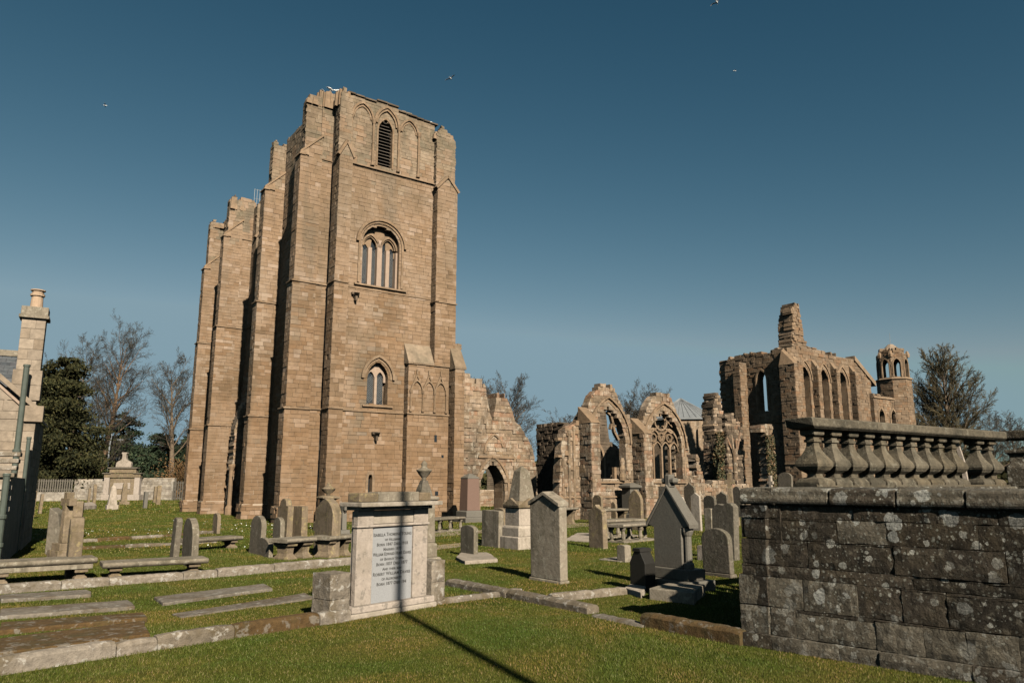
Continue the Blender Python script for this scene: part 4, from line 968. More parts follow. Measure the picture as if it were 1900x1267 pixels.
def wing(p, wx, wy, zs, rz, label):
    e = empty('side_block', p, rz, label, 'stone block'); z0 = 0
    for k, z1 in enumerate(zs):
        mb = MB(); mb.grid_block(Vector((-wx/2, -wy/2, z0 + .003)), Vector((wx, 0, 0)), Vector((0, wy, 0)), Vector((0, 0, z1 - z0 - .006)), 7, 5, .01, .02, q.random(), q.randrange(999)); mb.build('stone_block', M['kerb'], e); z0 = z1
aM = math.atan2(MD.y, MD.x)
wing(m0 - MD * .22 + MN * -.22, .42, .5, [.36, .78], aM, 'two stacked square blocks at the left end of the inscribed memorial')
wing(m1 + MD * .22 + MN * -.25, .36, .5, [.42, .82], aM, 'two stacked lichened blocks at the right end of the inscribed memorial')

# ------------------------------------------------------------------ gravestones
YAW = -R(54.1); SV = Vector((.586, -.81, 0)); EV = Vector((.81, .586, 0))
def prof_of(shape, w, h, rk=.62):
    a = w / 2
    if shape == 'flat': return [(-a, 0), (a, 0), (a, h - .01), (a * .5, h), (-a * .5, h), (-a, h - .015)]
    if shape == 'round': return [(-a, 0), (a, 0)] + [(a * math.cos(t), h - a * .62 + a * .62 * math.sin(t)) for t in [math.pi * i / 12 for i in range(13)]]
    if shape == 'segment': return [(-a, 0), (a, 0)] + [(a * math.cos(t), h - a * .3 + a * .3 * math.sin(t)) for t in [math.pi * i / 10 for i in range(11)]]
    if shape == 'pointed': return [(-a, 0), (a, 0), (a, h * .74), (a * .82, h * .84), (a * .5, h * .93), (0, h), (-a * .5, h * .93), (-a * .82, h * .84), (-a, h * .74)]
    if shape == 'gable': return [(-a, 0), (a, 0), (a, h - a * rk), (0, h), (-a, h - a * rk)]
    if shape == 'ogee': return [(-a, 0), (a, 0), (a, h * .76), (a * .92, h * .80), (a * .98, h * .83), (a * .78, h * .88), (a * .42, h * .915), (a * .16, h * .955), (0, h), (-a * .16, h * .955), (-a * .42, h * .915), (-a * .78, h * .88), (-a * .98, h * .83), (-a * .92, h * .80), (-a, h * .76)]
    if shape == 'shoulder': return [(-a, 0), (a, 0), (a, h * .80), (a * .66, h * .82)] + [(a * .66 * math.cos(t), h * .82 + h * .18 * math.sin(t)) for t in [math.pi * i / 8 for i in range(1, 8)]] + [(-a * .66, h * .82), (-a, h * .80)]
    if shape == 'double': return [(-a, 0), (a, 0), (a, h * .93), (a * .75, h * .985), (a * .4, h), (.06 * a, h * .95), (-.1 * a, h * .95), (-a * .45, h * .97), (-a * .8, h * .93), (-a, h * .86)]
def place(pxl, pxr, pyb):
    B_ = G(pxr, pyb); r = (pxl - 950) / FOC; zc = B_.y * math.cos(PITCH) + (B_.z - CAM_H) * math.sin(PITCH)
    den = .586 + .796 * r
    w = (B_.x - r * zc) / den if den > .22 else .42          # nearly edge-on at the far left: a usual width
    return B_, w
def height(D, py): return CAM_H + D * math.tan(PITCH + math.atan((633.5 - py) / FOC))
def headstone(pxl, pxr, pyb, pyt, T_, shape, mat, label, group='gravestones in the churchyard', plinth=None, cap=None, rise_k=.62, leany=0.0, leanx=0.0, wmin=.3):
    B_, w = place(pxl, pxr, pyb); w = max(wmin, min(w, 1.7)); h = height(B_.y, pyt)
    e = empty('headstone', B_ - SV * (w / 2) + EV * (T_ / 2), YAW, label, 'gravestone', group)
    e.rotation_euler = (leanx + R(rng.gauss(0, .8)), leany + R(rng.gauss(0, .8)), YAW + R(rng.gauss(0, 2.0)))
    z0 = 0
    if plinth:
        o, ph = plinth; mb = MB(); mb.box(-w/2 - o, w/2 + o, -T_/2 - o, T_/2 + o, -.05, ph, tx=.015, ty=.015); mb.build('plinth', M[mat], e, bevel=.012); z0 = ph
    mb = MB(); mb.prism([(x, -T_/2, z0 + z_ if z_ > 0 else (z0 if plinth else -.1)) for x, z_ in prof_of(shape, w, h - z0, rise_k)], (0, T_, 0)); mb.build('slab', M[mat], e, bevel=.022, seg=2)
    if cap:
        a = w/2 + .05; hh = h; rise = w/2 * rise_k + .02; a -= .03 if rise_k < .5 else 0; mb = MB()
        for sg in (-1, 1): mb.prism([(0, -T_/2 - .05, hh - .02), (sg * a, -T_/2 - .05, hh - .02 - rise - .02), (sg * a, -T_/2 - .05, hh + .05 - rise), (0, -T_/2 - .05, hh + .07)], (0, T_ + .1, 0))
        mb.build('cap', M[mat], e, bevel=.008)
    return e
HS = headstone
# right of the memorial
HS(986, 1038, 1083, 917, .24, 'gable', 'grave', 'tall grey gravestone with shallow gabled cap, alone on the lawn in the middle', cap=True, rise_k=.40, plinth=(.04, .06))
HS(853, 880, 1034, 975, .16, 'segment', 'grave', 'small upright stone standing on a wide flat slab', plinth=(.03, .03))
HS(893, 925, 1016, 947, .22, 'flat', 'grave', 'upright stone with vertical fluted grooves, left of the obelisk', leany=R(1))
HS(914, 936, 1004, 942, .16, 'segment', 'grave_warm', 'thin brown stone hiding behind the fluted stone')
HS(937, 950, 980, 946, .14, 'flat', 'granite', 'small blue-grey stone close behind the obelisk')
HS(1093, 1120, 1018, 936, .22, 'ogee', 'grave_warm', 'brown stone with curved pointed top leaning back, alone on the lawn', leany=R(-2))
HS(1101, 1117, 972, 918, .16, 'round', 'grave_warm', 'small round-topped brown stone directly behind the curved pointed one')
HS(1145, 1160, 1043, 1011, .26, 'segment', 'grave', 'knee-high square block of stone left of the great gabled stone')
HS(1168, 1190, 984, 908, .20, 'pointed', 'grave_warm', 'tall pointed stone with one white edge behind the table tombs')
HS(1042, 1068, 944, 884, .22, 'gable', 'grave_warm', 'steep gabled brown stone rising behind a table tomb, left of the aisle windows', cap=True)
HS(1027, 1040, 950, 889, .2, 'round', 'grave_pale', 'pale round-headed stone close to the dark wall stump')
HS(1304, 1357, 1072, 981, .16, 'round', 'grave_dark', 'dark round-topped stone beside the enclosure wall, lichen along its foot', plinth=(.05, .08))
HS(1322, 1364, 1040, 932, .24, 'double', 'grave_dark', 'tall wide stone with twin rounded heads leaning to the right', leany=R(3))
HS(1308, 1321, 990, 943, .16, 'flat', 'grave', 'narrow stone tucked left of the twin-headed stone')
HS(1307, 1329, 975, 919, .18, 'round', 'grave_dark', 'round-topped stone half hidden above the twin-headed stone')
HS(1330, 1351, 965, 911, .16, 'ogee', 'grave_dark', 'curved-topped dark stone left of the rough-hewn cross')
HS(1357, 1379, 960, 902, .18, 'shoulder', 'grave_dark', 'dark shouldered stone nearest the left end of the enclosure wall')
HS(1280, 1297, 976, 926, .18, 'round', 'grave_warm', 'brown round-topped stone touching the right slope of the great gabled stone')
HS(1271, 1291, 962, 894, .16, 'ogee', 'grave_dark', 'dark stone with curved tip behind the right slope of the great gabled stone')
HS(1284, 1300, 985, 914, .14, 'gable', 'grave_pale', 'pale-edged gabled stone behind the great gabled stone')
HS(1222, 1234, 965, 902, .2, 'flat', 'grave_dark', 'dark block left of the small cross that tops the great gabled stone')
HS(1446, 1471, 958, 876, .2, 'round', 'grave_dark', 'round-topped stone just showing above the enclosure coping')
HS(1298, 1308, 1040, 1012, .2, 'flat', 'grave_pale', 'little pale stump left of the dark round-topped stone')
HS(1378, 1386, 958, 928, .16, 'round', 'grave_warm', 'sliver of a round-topped stone against the enclosure wall corner')
HS(1262, 1272, 968, 921, .18, 'shoulder', 'grave_pale', 'pale shouldered stone low behind the ridge of the great gabled stone', leany=R(-3))
HS(1340, 1349, 1000, 950, .16, 'flat', 'grave_pale', 'pale thin stone in the gap behind the twin-headed stone', leany=R(2))
HS(1074, 1083, 958, 925, .16, 'round', 'grave', 'small grey round-topped stone at the foot of the ragged west jamb')
HS(1134, 1143, 962, 930, .16, 'pointed', 'grave_warm', 'small pointed stone below the broken tracery of the left gabled window')
# left of the memorial
HS(461, 481, 1030, 957, .17, 'round', 'grave', 'round-topped grey stone with a small leaning slab at its foot')
HS(475, 500, 1035, 1000, .14, 'segment', 'grave', 'small squat slab leaning against the round-topped grey stone', leany=R(5))
HS(504, 519, 1013, 960, .17, 'round', 'grave', 'slim round-topped stone in front of a shouldered one by the dark tower recess')
HS(513, 530, 1000, 925, .26, 'shoulder', 'grave_warm', 'tall shouldered stone against the tower buttress, behind the slim one')
HS(537, 556, 1000, 939, .28, 'flat', 'grave_warm', 'square-topped stone capped with orange moss')
HS(581, 612, 1034, 925, .30, 'pointed', 'grave_warm', 'tall pointed brown stone with black foot left of the memorial')
HS(301, 319, 1047, 960, .17, 'round', 'grave_dark', 'left one of the two round-topped stones behind the middle table tomb')
HS(333, 357, 1055, 962, .18, 'round', 'grave', 'right one of the two round-topped stones behind the middle table tomb')
HS(393, 402, 990, 952, .16, 'round', 'grave_warm', 'small round-topped stone before the far tower foot, behind the short table tomb')
HS(105, 122, 1074, 960, .30, 'shoulder', 'grave_warm', 'leaning tapered stone with broad head in front of the old stone cross', leany=R(4))
HS(97, 110, 1018, 932, .16, 'flat', 'grave', 'thin slab tilting right, left of the old stone cross', leany=R(7))
HS(47, 56, 962, 910, .2, 'flat', 'grave_warm', 'thin leaning slab nearest the house drainpipes', leany=R(4), group='far left gravestones')
HS(63, 71, 953, 916, .2, 'flat', 'grave_warm', 'short leaning slab right of the one by the drainpipes', leany=R(4), group='far left gravestones')
HS(155, 162, 934, 905, .25, 'flat', 'grave_warm', 'short slab before the boundary wall, left of the tall narrow slab', group='far left gravestones')
HS(163, 171, 938, 898, .3, 'pointed', 'grave_warm', 'tall narrow slab standing on a low flat tomb', group='far left gravestones')
HS(259, 266, 943, 912, .3, 'flat', 'granite', 'plain bluish slab alone right of the wall monument', group='far left gravestones')
HS(279, 284, 933, 902, .3, 'flat', 'grave_warm', 'left stone of a close pair before the boundary wall', group='far left gravestones')
HS(285, 290, 936, 900, .4, 'shoulder', 'grave_warm', 'right stone of a close pair before the boundary wall', group='far left gravestones')
HS(317, 321, 922, 895, .4, 'flat', 'grave_warm', 'stone against the right end of the rubble boundary wall', group='far left gravestones')
HS(325, 330, 926, 902, .4, 'flat', 'grave_pale', 'last pale stone before the far tower', group='far left gravestones')
# beyond the doorway
HS(912, 919, 911, 886, .25, 'gable', 'grave', 'small gabled stone seen through the pointed doorway')

# flat slab under the small upright stone
def slab_px(pts, h, mat, name, label, cat, group=None, bev=.02, jit=.03):
    P = [G(*p) for p in pts]; c = sum(P, Vector()) / len(P); mb = MB(); out = []
    for i in range(len(P)):
        a, b_ = P[i] - c, P[(i + 1) % len(P)] - c; n_ = max(1, int((b_ - a).length / .35))
        for k in range(n_): out.append(a + (b_ - a) * k / n_ + Vector((rng.uniform(-jit, jit), rng.uniform(-jit, jit), 0)))
    mb.prism([Vector((p.x, p.y, -.05)) for p in out], (0, 0, h + .05)); o = mb.build(name, M[mat], None, bevel=bev, seg=2); o.location = c
    return tag(o, label, cat, group)
slab_px([(846, 1040), (862, 1047), (925, 1043), (905, 1030), (855, 1030)], .10, 'grave_pale', 'base_slab', 'wide pale slab under the small upright stone', 'stone slab')
slab_px([(1112, 1038), (1150, 1043), (1208, 1036), (1165, 1032)], .03, 'kerb', 'flat_slab', 'thin flat slab in the grass by the knee-high block', 'stone slab')
slab_px([(1046, 1003), (1095, 1006), (1098, 990), (1072, 990)], .05, 'grave_pale', 'flat_slab', 'bright flat slab on the lawn right of the tall gabled-cap stone', 'stone slab')
slab_px([(118, 944), (120, 948), (179, 944), (170, 937)], .35, 'grave_pale', 'low_tomb', 'low flat tomb carrying the tall narrow slab, far left', 'tomb')
# ledgers on the left
slab_px([(0, 1109), (0, 1118), (170, 1108), (161, 1099)], .07, 'ledger', 'ledger_slab', 'farthest flat ledger slab at the left edge, brown-stained', 'ledger slab', 'flat ledger slabs on the left')
slab_px([(0, 1136), (0, 1150), (248, 1131), (236, 1119)], .07, 'ledger', 'ledger_slab', 'pale flat ledger slab at the left edge with orange-flaked end', 'ledger slab', 'flat ledger slabs on the left')
slab_px([(0, 1163), (0, 1179), (272, 1154), (262, 1144)], .08, 'ledger_moss', 'ledger_slab', 'mossy orange ledger slab, second from the front at the left edge', 'ledger slab', 'flat ledger slabs on the left')
slab_px([(-60, 1206), (-60, 1236), (276, 1190), (266, 1165)], .12, 'ledger_moss', 'ledger_slab', 'wide orange-brown ledger slab nearest the camera, behind the kerb', 'ledger slab', 'flat ledger slabs on the left')
slab_px([(285, 1112), (300, 1124), (505, 1096), (490, 1087)], .06, 'ledger', 'ledger_slab', 'grey ledger slab in the grass middle left, farther of two', 'ledger slab', 'flat ledger slabs on the left')
slab_px([(318, 1141), (335, 1147), (590, 1110), (565, 1102)], .03, 'ledger', 'ledger_slab', 'sunken thin ledger slab in the grass left of the memorial', 'ledger slab', 'flat ledger slabs on the left')

# kerbs: each a row of stones
def kerb(pxs, w, h, label, mat='kerb', lens=(.9, 1.7), mossy=.0, moss_at=()):
    cnt = 0; P = [G(*p) for p in pxs]; e = empty('plot_kerb', P[0], 0, label, 'kerb', 'stone kerbs round the burial plots')
    for a, b_ in zip(P, P[1:]):
        d = (b_ - a); L = d.length; d.normalize(); n_ = Vector((-d.y, d.x, 0)); x = 0
        while x < L - .05:
            l = min(rng.uniform(*lens), L - x); l = L - x if L - x - l < .4 else l
            o = a - P[0] + d * (x + .006) + n_ * rng.uniform(-.015, .015); mb = MB(); hh = h + rng.uniform(-.02, .02); ns = max(3, int(l / .12)); jit = [rng.uniform(-.012, .012) for _ in range(2 * ns + 2)]
            v0 = len(mb.v); pr = [(-w/2, -.06), (-w/2, hh - .05), (-w/2 + .05, hh - .005), (0, hh), (w/2 - .05, hh - .005), (w/2, hh - .05), (w/2, -.06)]
            for k in range(ns + 1):
                s_ = k / ns; t_ = .02 if k in (0, ns) else 0
                for (yy, zz) in pr:
                    mb.v.append(tuple(o + d * ((l - .012) * s_) + n_ * (yy * (1 - t_ * 1.5) + rng.uniform(-.005, .005)) + Vector((0, 0, zz - (t_ * .8 if zz > 0 else 0) + (rng.uniform(-.007, .007) if zz > 0 else 0))))); mb.r.append(.5)
            m_ = len(pr); r_ = rng.random(); mb.r = [r_] * len(mb.v)
            for k in range(ns):
                for j in range(m_ - 1): mb.f.append((v0+k*m_+j, v0+k*m_+j+1, v0+(k+1)*m_+j+1, v0+(k+1)*m_+j))
            mb.f.append(tuple(range(v0, v0 + m_))); mb.f.append(tuple(v0 + ns * m_ + j for j in reversed(range(m_))))
            mb.build('kerb_stone', M['ledger_moss' if cnt in moss_at else mat if rng.random() > mossy or mat != 'kerb' else 'ledger_moss'], e, bevel=.006); x += l; cnt += 1
    return e
kerb([(-40, 1256), (285, 1204), (645, 1150)], .22, .20, 'long kerb of worn stones running from the left edge to the memorial, nearest one', lens=(1.0, 1.8), moss_at=(3,))
kerb([(-60, 1106), (400, 1070), (660, 1046)], .26, .20, 'long pale kerb behind the ledger slabs, in front of the table tombs')
kerb([(803, 1121), (965, 1101)], .20, .12, 'short kerb running right from the inscribed memorial')
kerb([(835, 1085), (1100, 1138)], .30, .15, 'thick pale kerb slanting towards the camera, right of the memorial', lens=(1.6, 2.6))
kerb([(1105, 1142), (1200, 1163)], .26, .05, 'low sunken kerb stretch between the pale slanting kerb and the mossy one', mat='ledger')
kerb([(1198, 1160), (1385, 1196)], .28, .20, 'orange mossy kerb log ending at the enclosure wall', mat='ledger_moss', lens=(1.5, 2.2))
kerb([(1020, 1116), (1158, 1101)], .22, .16, 'kerb running right towards the small black stone', lens=(.9, 1.4))
kerb([(132, 1007), (300, 996), (400, 988)], .3, .12, 'farther of two mossy kerb lines on the left lawn', mossy=.4); kerb([(132, 1020), (300, 1012), (400, 1006)], .3, .10, 'nearer of two mossy kerb lines on the left lawn', mossy=.4)

# table tombs
def table_tomb(pl, pr_, wback, pyt, label, th=.13, mat='grave', legs='block', inset=.16, lw=.3, frieze=0):
    """slab from front-left to front-right ground pixels, standing at the height its top has in the photo"""
    a, b_ = G(*pl), G(*pr_); d = (b_ - a); L = d.length; d.normalize(); n_ = Vector((-d.y, d.x, 0)); H = height(b_.y, pyt)
    e = empty('table_tomb', a + d * L / 2 + n_ * wback / 2, math.atan2(d.y, d.x), label, 'table tomb', 'table tombs in the churchyard')
    mb = MB(); mb.prism([(-L/2, y, z) for y, z in ((-wback/2 + .05, H - th), (-wback/2, H - th + .05), (-wback/2, H - .03), (-wback/2 + .03, H), (wback/2, H), (wback/2, H - th))], (L, 0, 0)); mb.build('slab', M[mat], e, bevel=.014)
    if frieze: part('frieze', mat, [(-L/2 + .08, L/2 - .08, -wback/2 + .07, wback/2 - .07, H - th - frieze, H - th - .004)], e)
    z1 = H - th - frieze
    if legs == 'block':
        for sg in (-1, 1):
            mb = MB(); xc = sg * (L/2 - inset - lw/2)
            mb.lathe([(.62, -.05), (.62, .05), (.5, .10), (.40, z1 * .35), (.44, z1 * .7), (.6, z1 - .09), (.62, z1 - .004)], 4, (0, 0), math.pi / 4)
            for k, v in enumerate(mb.v): mb.v[k] = (xc + v[0] * lw * 1.1, v[1] * wback * .88, v[2])
            mb.build('support', M['grave_warm'], e, bevel=.015)
    else:
        n2 = legs
        for i in range(n2):
            for sg in (-1, 1):
                xc = -L/2 + .2 + (L - .4) * i / (n2 - 1); mb = MB()
                mb.lathe([(.11, -.03), (.11, .06), (.06, .10), (.09, z1 * .35), (.055, z1 * .75), (.10, z1 - .07), (.11, z1 - .004)], 8, (xc, sg * (wback/2 - .17))); mb.build('support', M[mat], e)
        part('foot_slab', mat, [(-L/2 + .05, L/2 - .05, -wback/2 + .05, wback/2 - .05, -.04, .06)], e)
    return e
table_tomb((-30, 1090), (178, 1076), .9, 1034, 'long table tomb with weathered slab cut off by the left edge', frieze=.12)
table_tomb((188, 1076), (386, 1064), .85, 1035, 'table tomb with a thin grey slab beside the pale kerb, middle left')
table_tomb((350, 1024), (451, 1016), .8, 994, 'short table tomb behind the two round-topped stones', lw=.26)
table_tomb((532, 1040), (590, 1034), .9, 996, 'table tomb with carved pedestal end behind the square mossy stone', lw=.4, inset=.1)
table_tomb((612, 1036), (662, 1030), .9, 991, 'table tomb half hidden by the memorial left side', lw=.3, inset=.1)
table_tomb((795, 990), (864, 984), .9, 958, 'table tomb on small dark balusters below the tower buttress', legs=4)
table_tomb((1124, 999), (1199, 995), .95, 962, 'table tomb on slim balusters in front of the pointed stone', legs=4)
table_tomb((1158, 1008), (1230, 1001), .9, 968, 'table tomb with dark hollow base touching the great gabled stone', legs=3)
table_tomb((1045, 975), (1075, 972), .9, 941, 'table tomb under the steep gabled brown stone', lw=.3)
table_tomb((1110, 972), (1172, 969), .9, 943, 'farthest table tomb, before the aisle wall')

# obelisk on a stepped pedestal
def ob(px, pyb, label, parts_, mat='grave_pale', rz=YAW, name='obelisk', cat='obelisk', group=None, mats={}):
    p = G(px, pyb); e = empty(name, p, rz, label, cat, group)
    for (nm, prof) in parts_:
        mb = MB(); mb.lathe([(r * 1.414, z) for r, z in prof], 4, (0, 0), math.pi / 4); mb.build(nm, M[mats.get(nm, mat)], e, bevel=.012)
    return e
o_ = ob(968, 1016, 'tall pale obelisk with gabled pedestal, behind the tall gabled-cap stone', [
    ('base', [(.62, -.05), (.62, .40), (.58, .43)]), ('plinth', [(.52, .43), (.52, .72), (.46, .80)]), ('pedestal', [(.43, .80), (.43, 1.40)]),
    ('pedestal_cap', [(.46, 1.40), (.50, 1.44), (.50, 1.56), (.42, 1.66)]), ('shaft', [(.36, 1.62), (.205, 2.72), (.01, 2.92)])], mats={'shaft': 'grave', 'pedestal_cap': 'grave_warm'})
for r4 in range(4):
    mb = MB(); a = r4 * math.pi / 2; c_, s_ = math.cos(a), math.sin(a)
    mb.prism([(c_ * x - s_ * -.51, s_ * x + c_ * -.51, z) for x, z in ((-.5, 1.50), (.5, 1.50), (0, 1.76))], (-s_ * .1 * -1 * -1, c_ * .1, 0)); mb.build('gablet', M['grave_warm'], o_)
ob(871, 968, 'square polished red granite pillar with grey cap', [('base', [(.75, -.05), (.75, .25), (.70, .30)]), ('plinth', [(.58, .30), (.58, .62), (.50, .68)]), ('shaft', [(.45, .68), (.40, 2.55)]), ('cap', [(.41, 2.55), (.41, 2.62), (.08, 2.85)])], 'granite_red', mats={'base': 'granite', 'plinth': 'granite', 'cap': 'granite'}, name='granite_pillar', cat='grave pillar')
ob(1171, 962, 'grey pedestal tomb with overhanging cap, before the aisle buttress', [('base', [(.55, -.05), (.55, .3), (.48, .36)]), ('shaft', [(.40, .36), (.40, 1.9)]), ('cap', [(.42, 1.9), (.55, 2.0), (.55, 2.12), (.2, 2.3)])], 'granite', name='pedestal_tomb', cat='pedestal tomb')
e = ob(783, 1058, 'urn-topped obelisk monument behind the inscribed memorial', [('base', [(.38, -.05), (.38, .32), (.34, .36)]), ('die', [(.29, .36), (.29, .68), (.25, .73)]), ('shaft', [(.25, .73), (.225, 1.80)]), ('cap', [(.24, 1.80), (.32, 1.86), (.32, 1.92), (.24, 1.95)])], 'grave', name='urn_monument', cat='monument')
mb = MB(); mb.lathe([(.26, 1.95), (.21, 2.12), (.13, 2.30), (.10, 2.37)], 4, (0, 0), math.pi / 4); mb.build('urn_base', M['grave_dark'], e)
mb = MB(); mb.lathe([(.07, 2.35), (.06, 2.42), (.08, 2.45), (.16, 2.54), (.19, 2.60), (.215, 2.62), (.215, 2.65), (.10, 2.69), (.07, 2.75), (.09, 2.80), (.055, 2.86), (.01, 2.90)], 14); mb.build('urn', M['grave'], e, smooth=True)
e = ob(606, 985, 'shorter urn-topped monument behind the pointed brown stone', [('base', [(.5, -.05), (.5, .4), (.42, .5)]), ('shaft', [(.36, .5), (.30, 1.5)]), ('cap', [(.32, 1.5), (.44, 1.56), (.44, 1.62), (.2, 1.7)])], 'grave_warm', name='urn_monument', cat='monument')
mb = MB(); mb.lathe([(.1, 1.68), (.08, 1.75), (.30, 1.92), (.34, 2.0), (.36, 2.02), (.2, 2.1), (.1, 2.2), (.05, 2.3)], 12); mb.build('urn', M['grave_warm'], e, smooth=True)
ob(207, 945, 'pale tapering obelisk standing in front of the wall monument', [('base', [(.45, -.05), (.45, .4)]), ('shaft', [(.36, .4), (.20, 1.9), (.02, 2.15)])], 'grave_pale', group='far left gravestones')
ob(229, 936, 'slim dark obelisk right of the pale one, before the wall monument', [('base', [(.5, -.05), (.5, .35)]), ('shaft', [(.3, .35), (.20, 2.2), (.02, 2.45)])], 'grave_warm', group='far left gravestones')

# crosses
def cross(px, pyb, pyt, label, arm, w, mat, rz=YAW, base=True, ring=False, cat='cross', name='stone_cross'):
    p = G(px, pyb); H = height(p.y, pyt); e = empty(name, p, rz, label, cat)
    z0 = 0
    if base: part('base', mat, [(-w * 1.6, w * 1.6, -w * 1.3, w * 1.3, -.05, H * .16), (-w * 1.2, w * 1.2, -w, w, H * .16, H * .26)], e); z0 = H * .26
    mb = MB(); mb.box(-w * .62, w * .62, -w * .5, w * .5, z0, H * .72, tx=w * .14); mb.box(-w * .46, w * .46, -w * .45, w * .45, H * .70, H); mb.box(-arm, arm, -w * .44, w * .44, H * .80, H * .80 + w * .95); mb.build('shaft', M[mat], e, bevel=.012)
    if ring:
        mb = MB(); pts = [(arm * .72 * math.cos(t * math.pi / 12), 0, H * .80 + w * .47 + arm * .72 * math.sin(t * math.pi / 12)) for t in range(25)]; mb.tube(pts, w * .3, 5); mb.build('ring', M[mat], e)
    return e
cross(116, 1040, 913, 'old mossy stone cross on a tall shaft, left of the long table tombs', .32, .24, 'grave_warm', rz=R(-38))
cross(636, 1000, 933, 'grey ringed cross with shiny shaft left of the memorial', .26, .2, 'granite', ring=True)
cross(1358, 975, 878, 'broken rough-hewn cross near the left end of the enclosure wall', .26, .24, 'grave_warm', rz=R(-30))
cross(1434, 962, 882, 'small pale cross peeping over the enclosure coping', .20, .2, 'grave_pale')
e = empty('tomb_fragment', G(136, 1000), R(25), 'carved tomb top fragment behind the mossy cross', 'tomb'); part('body', 'grave_warm', [(-.24, .24, -.2, .2, 0, .8)], e, .03); part('lid', 'grave_warm', [(-.32, .32, -.28, .28, .802, .9), (-.26, .26, -.2, .2, .9, 1.55)], e, .05)

# the great gabled stone with its cross and polished column
B_, w = place(1216, 1272, 1096); Hh = height(B_.y, 905); T_ = .24
e = empty('gabled_headstone', B_ - SV * (w / 2) + EV * (T_ / 2), YAW, 'largest grey granite stone with steep roof-like gable and small cross on top', 'gravestone')
ap = w / 2; 
mb = MB(); mb.prism([(x, -T_/2, z) for x, z in ((-ap, .45), (ap * .86, .45), (ap * .86, Hh * .60), (ap * 1.38, Hh * .62), (0, Hh), (-ap * 1.38, Hh * .62), (-ap, Hh * .60))], (0, T_, 0)); mb.build('slab', M['granite'], e, bevel=.012)
for sg in (-1, 1):
    mb = MB(); mb.prism([(0, -T_/2 - .03, Hh + .0), (sg * ap * 1.48, -T_/2 - .03, Hh * .60), (sg * ap * 1.48, -T_/2 - .03, Hh * .645), (0, -T_/2 - .03, Hh + .08)], (0, T_ + .06, 0)); mb.build('roof_coping', M['granite'], e, bevel=.008)
mb = MB(); mb.box(-.08, .08, -.1, .1, Hh, Hh + .30); mb.box(-.2, .2, -.09, .09, Hh + .10, Hh + .22); mb.build('cross_finial', M['granite'], e, bevel=.03)
part('base', 'granite', [(-ap - .28, ap + .34, -T_/2 - .3, T_/2 + .35, -.05, .22)], e, .02); part('plinth', 'granite', [(-ap - .12, ap + .2, -T_/2 - .12, T_/2 + .2, .222, .452)], e, .02)
for yy in (.0,):
    mb = MB(); xc = ap * 1.04; mb.lathe([(.12, .452), (.12, .56), (.085, .60), (.08, Hh * .52), (.105, Hh * .54), (.13, Hh * .57), (.13, Hh * .605)], 12, (xc, yy)); mb.build('column', M['granite'], e, smooth=False)
# small stone in one even near-black colour, steps
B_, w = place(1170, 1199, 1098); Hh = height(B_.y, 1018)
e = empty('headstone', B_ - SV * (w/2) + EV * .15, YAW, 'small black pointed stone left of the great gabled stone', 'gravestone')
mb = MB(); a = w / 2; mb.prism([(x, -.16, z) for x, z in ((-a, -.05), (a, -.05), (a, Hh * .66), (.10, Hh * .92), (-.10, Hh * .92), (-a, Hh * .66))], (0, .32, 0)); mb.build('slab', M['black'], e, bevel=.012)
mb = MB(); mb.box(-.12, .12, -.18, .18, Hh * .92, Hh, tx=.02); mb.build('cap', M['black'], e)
slab_px([(1205, 1112), (1290, 1122), (1308, 1104), (1240, 1100)], .22, 'grave', 'step_block', 'low block at the foot of the great gabled stone', 'stone block')
slab_px([(1158, 1100), (1190, 1110), (1200, 1098), (1168, 1092)], .12, 'grave_pale', 'step_block', 'little block at the foot of the small black stone', 'stone block')

# paths and daisies
def path(pts, name, w=1.1):
    P = [G(*p) for p in pts]; mb = MB()
    for a, b_ in zip(P, P[1:]):
        n_ = Vector((-(b_ - a).y, (b_ - a).x, 0)).normalized() * w / 2
        mb.poly([a - n_, b_ - n_, b_ + n_, a + n_])
    o = mb.build(name, M['path'], None); o.location = (0, 0, .006); return tag(o, kind='structure')
M['path'] = stone_mat('gravel_path', [(.20, .155, .11), (.22, .175, .125)], .3, stain=((.12, .11, .04), .6, 1.2), bump=.3, fine=30)
path([(640, 1000), (800, 993), (900, 985), (1060, 976), (1100, 970), (1300, 958)], 'gravel_path', 1.6)
path([(700, 1030), (800, 1016), (880, 1008)], 'worn_path', 1.2)

# ------------------------------------------------------------------ lodge house at the left edge
hc = PT(52, 900, 27.0); hx, hy = hc.x, hc.y
HR = math.atan2(.48, .88)
house = empty('stone_lodge', (hx, hy, 0), HR, 'stone lodge with tall chimney and slate roof cut off by the left edge', 'house')
# local: x along the gable wall (right corner at 0, wall runs to -x), y away
def hz(py, D=27.0): return CAM_H + D * math.tan(PITCH + math.atan((633.5 - py) / FOC))
class HB(Build):
    def __init__(s, root): s.root = root; s.mw = Matrix.Translation((hx, hy, 0)) @ Matrix.Rotation(HR, 4, 'Z'); s.recs = []; s.core = MB(); s.trim = MB(); s.mat = M['house']; s.off = Vector((0, 0, 0))
Hb = HB(house)
eave = hz(775); F = Hb.frame((0, 0, 0), (1, 0, 0), (0, -1, 0))
Hb.masonry(F, [(-6, 0), (0, 0), (0, eave), (-2.6, eave + 2.3), (-5.2, eave), (-6, eave)], ch=(.28, .42), bl=(.5, 1.0), thick=.5, proud=.012, joint=.008, wear=0)
Hb.masonry(Hb.frame((0, 0, 0), (0, 1, 0), (1, 0, 0)), [(0, 0), (5, 0), (5, eave), (0, eave)], ch=(.28, .42), bl=(.5, 1.0), thick=.4, proud=.012, joint=.008, wear=0)
Hb.finish(90, coremat=M['house'])
part('kneeler', 'house', [(-.35, .22, -.14, .5, eave - .15, eave + .42)], house, .02)
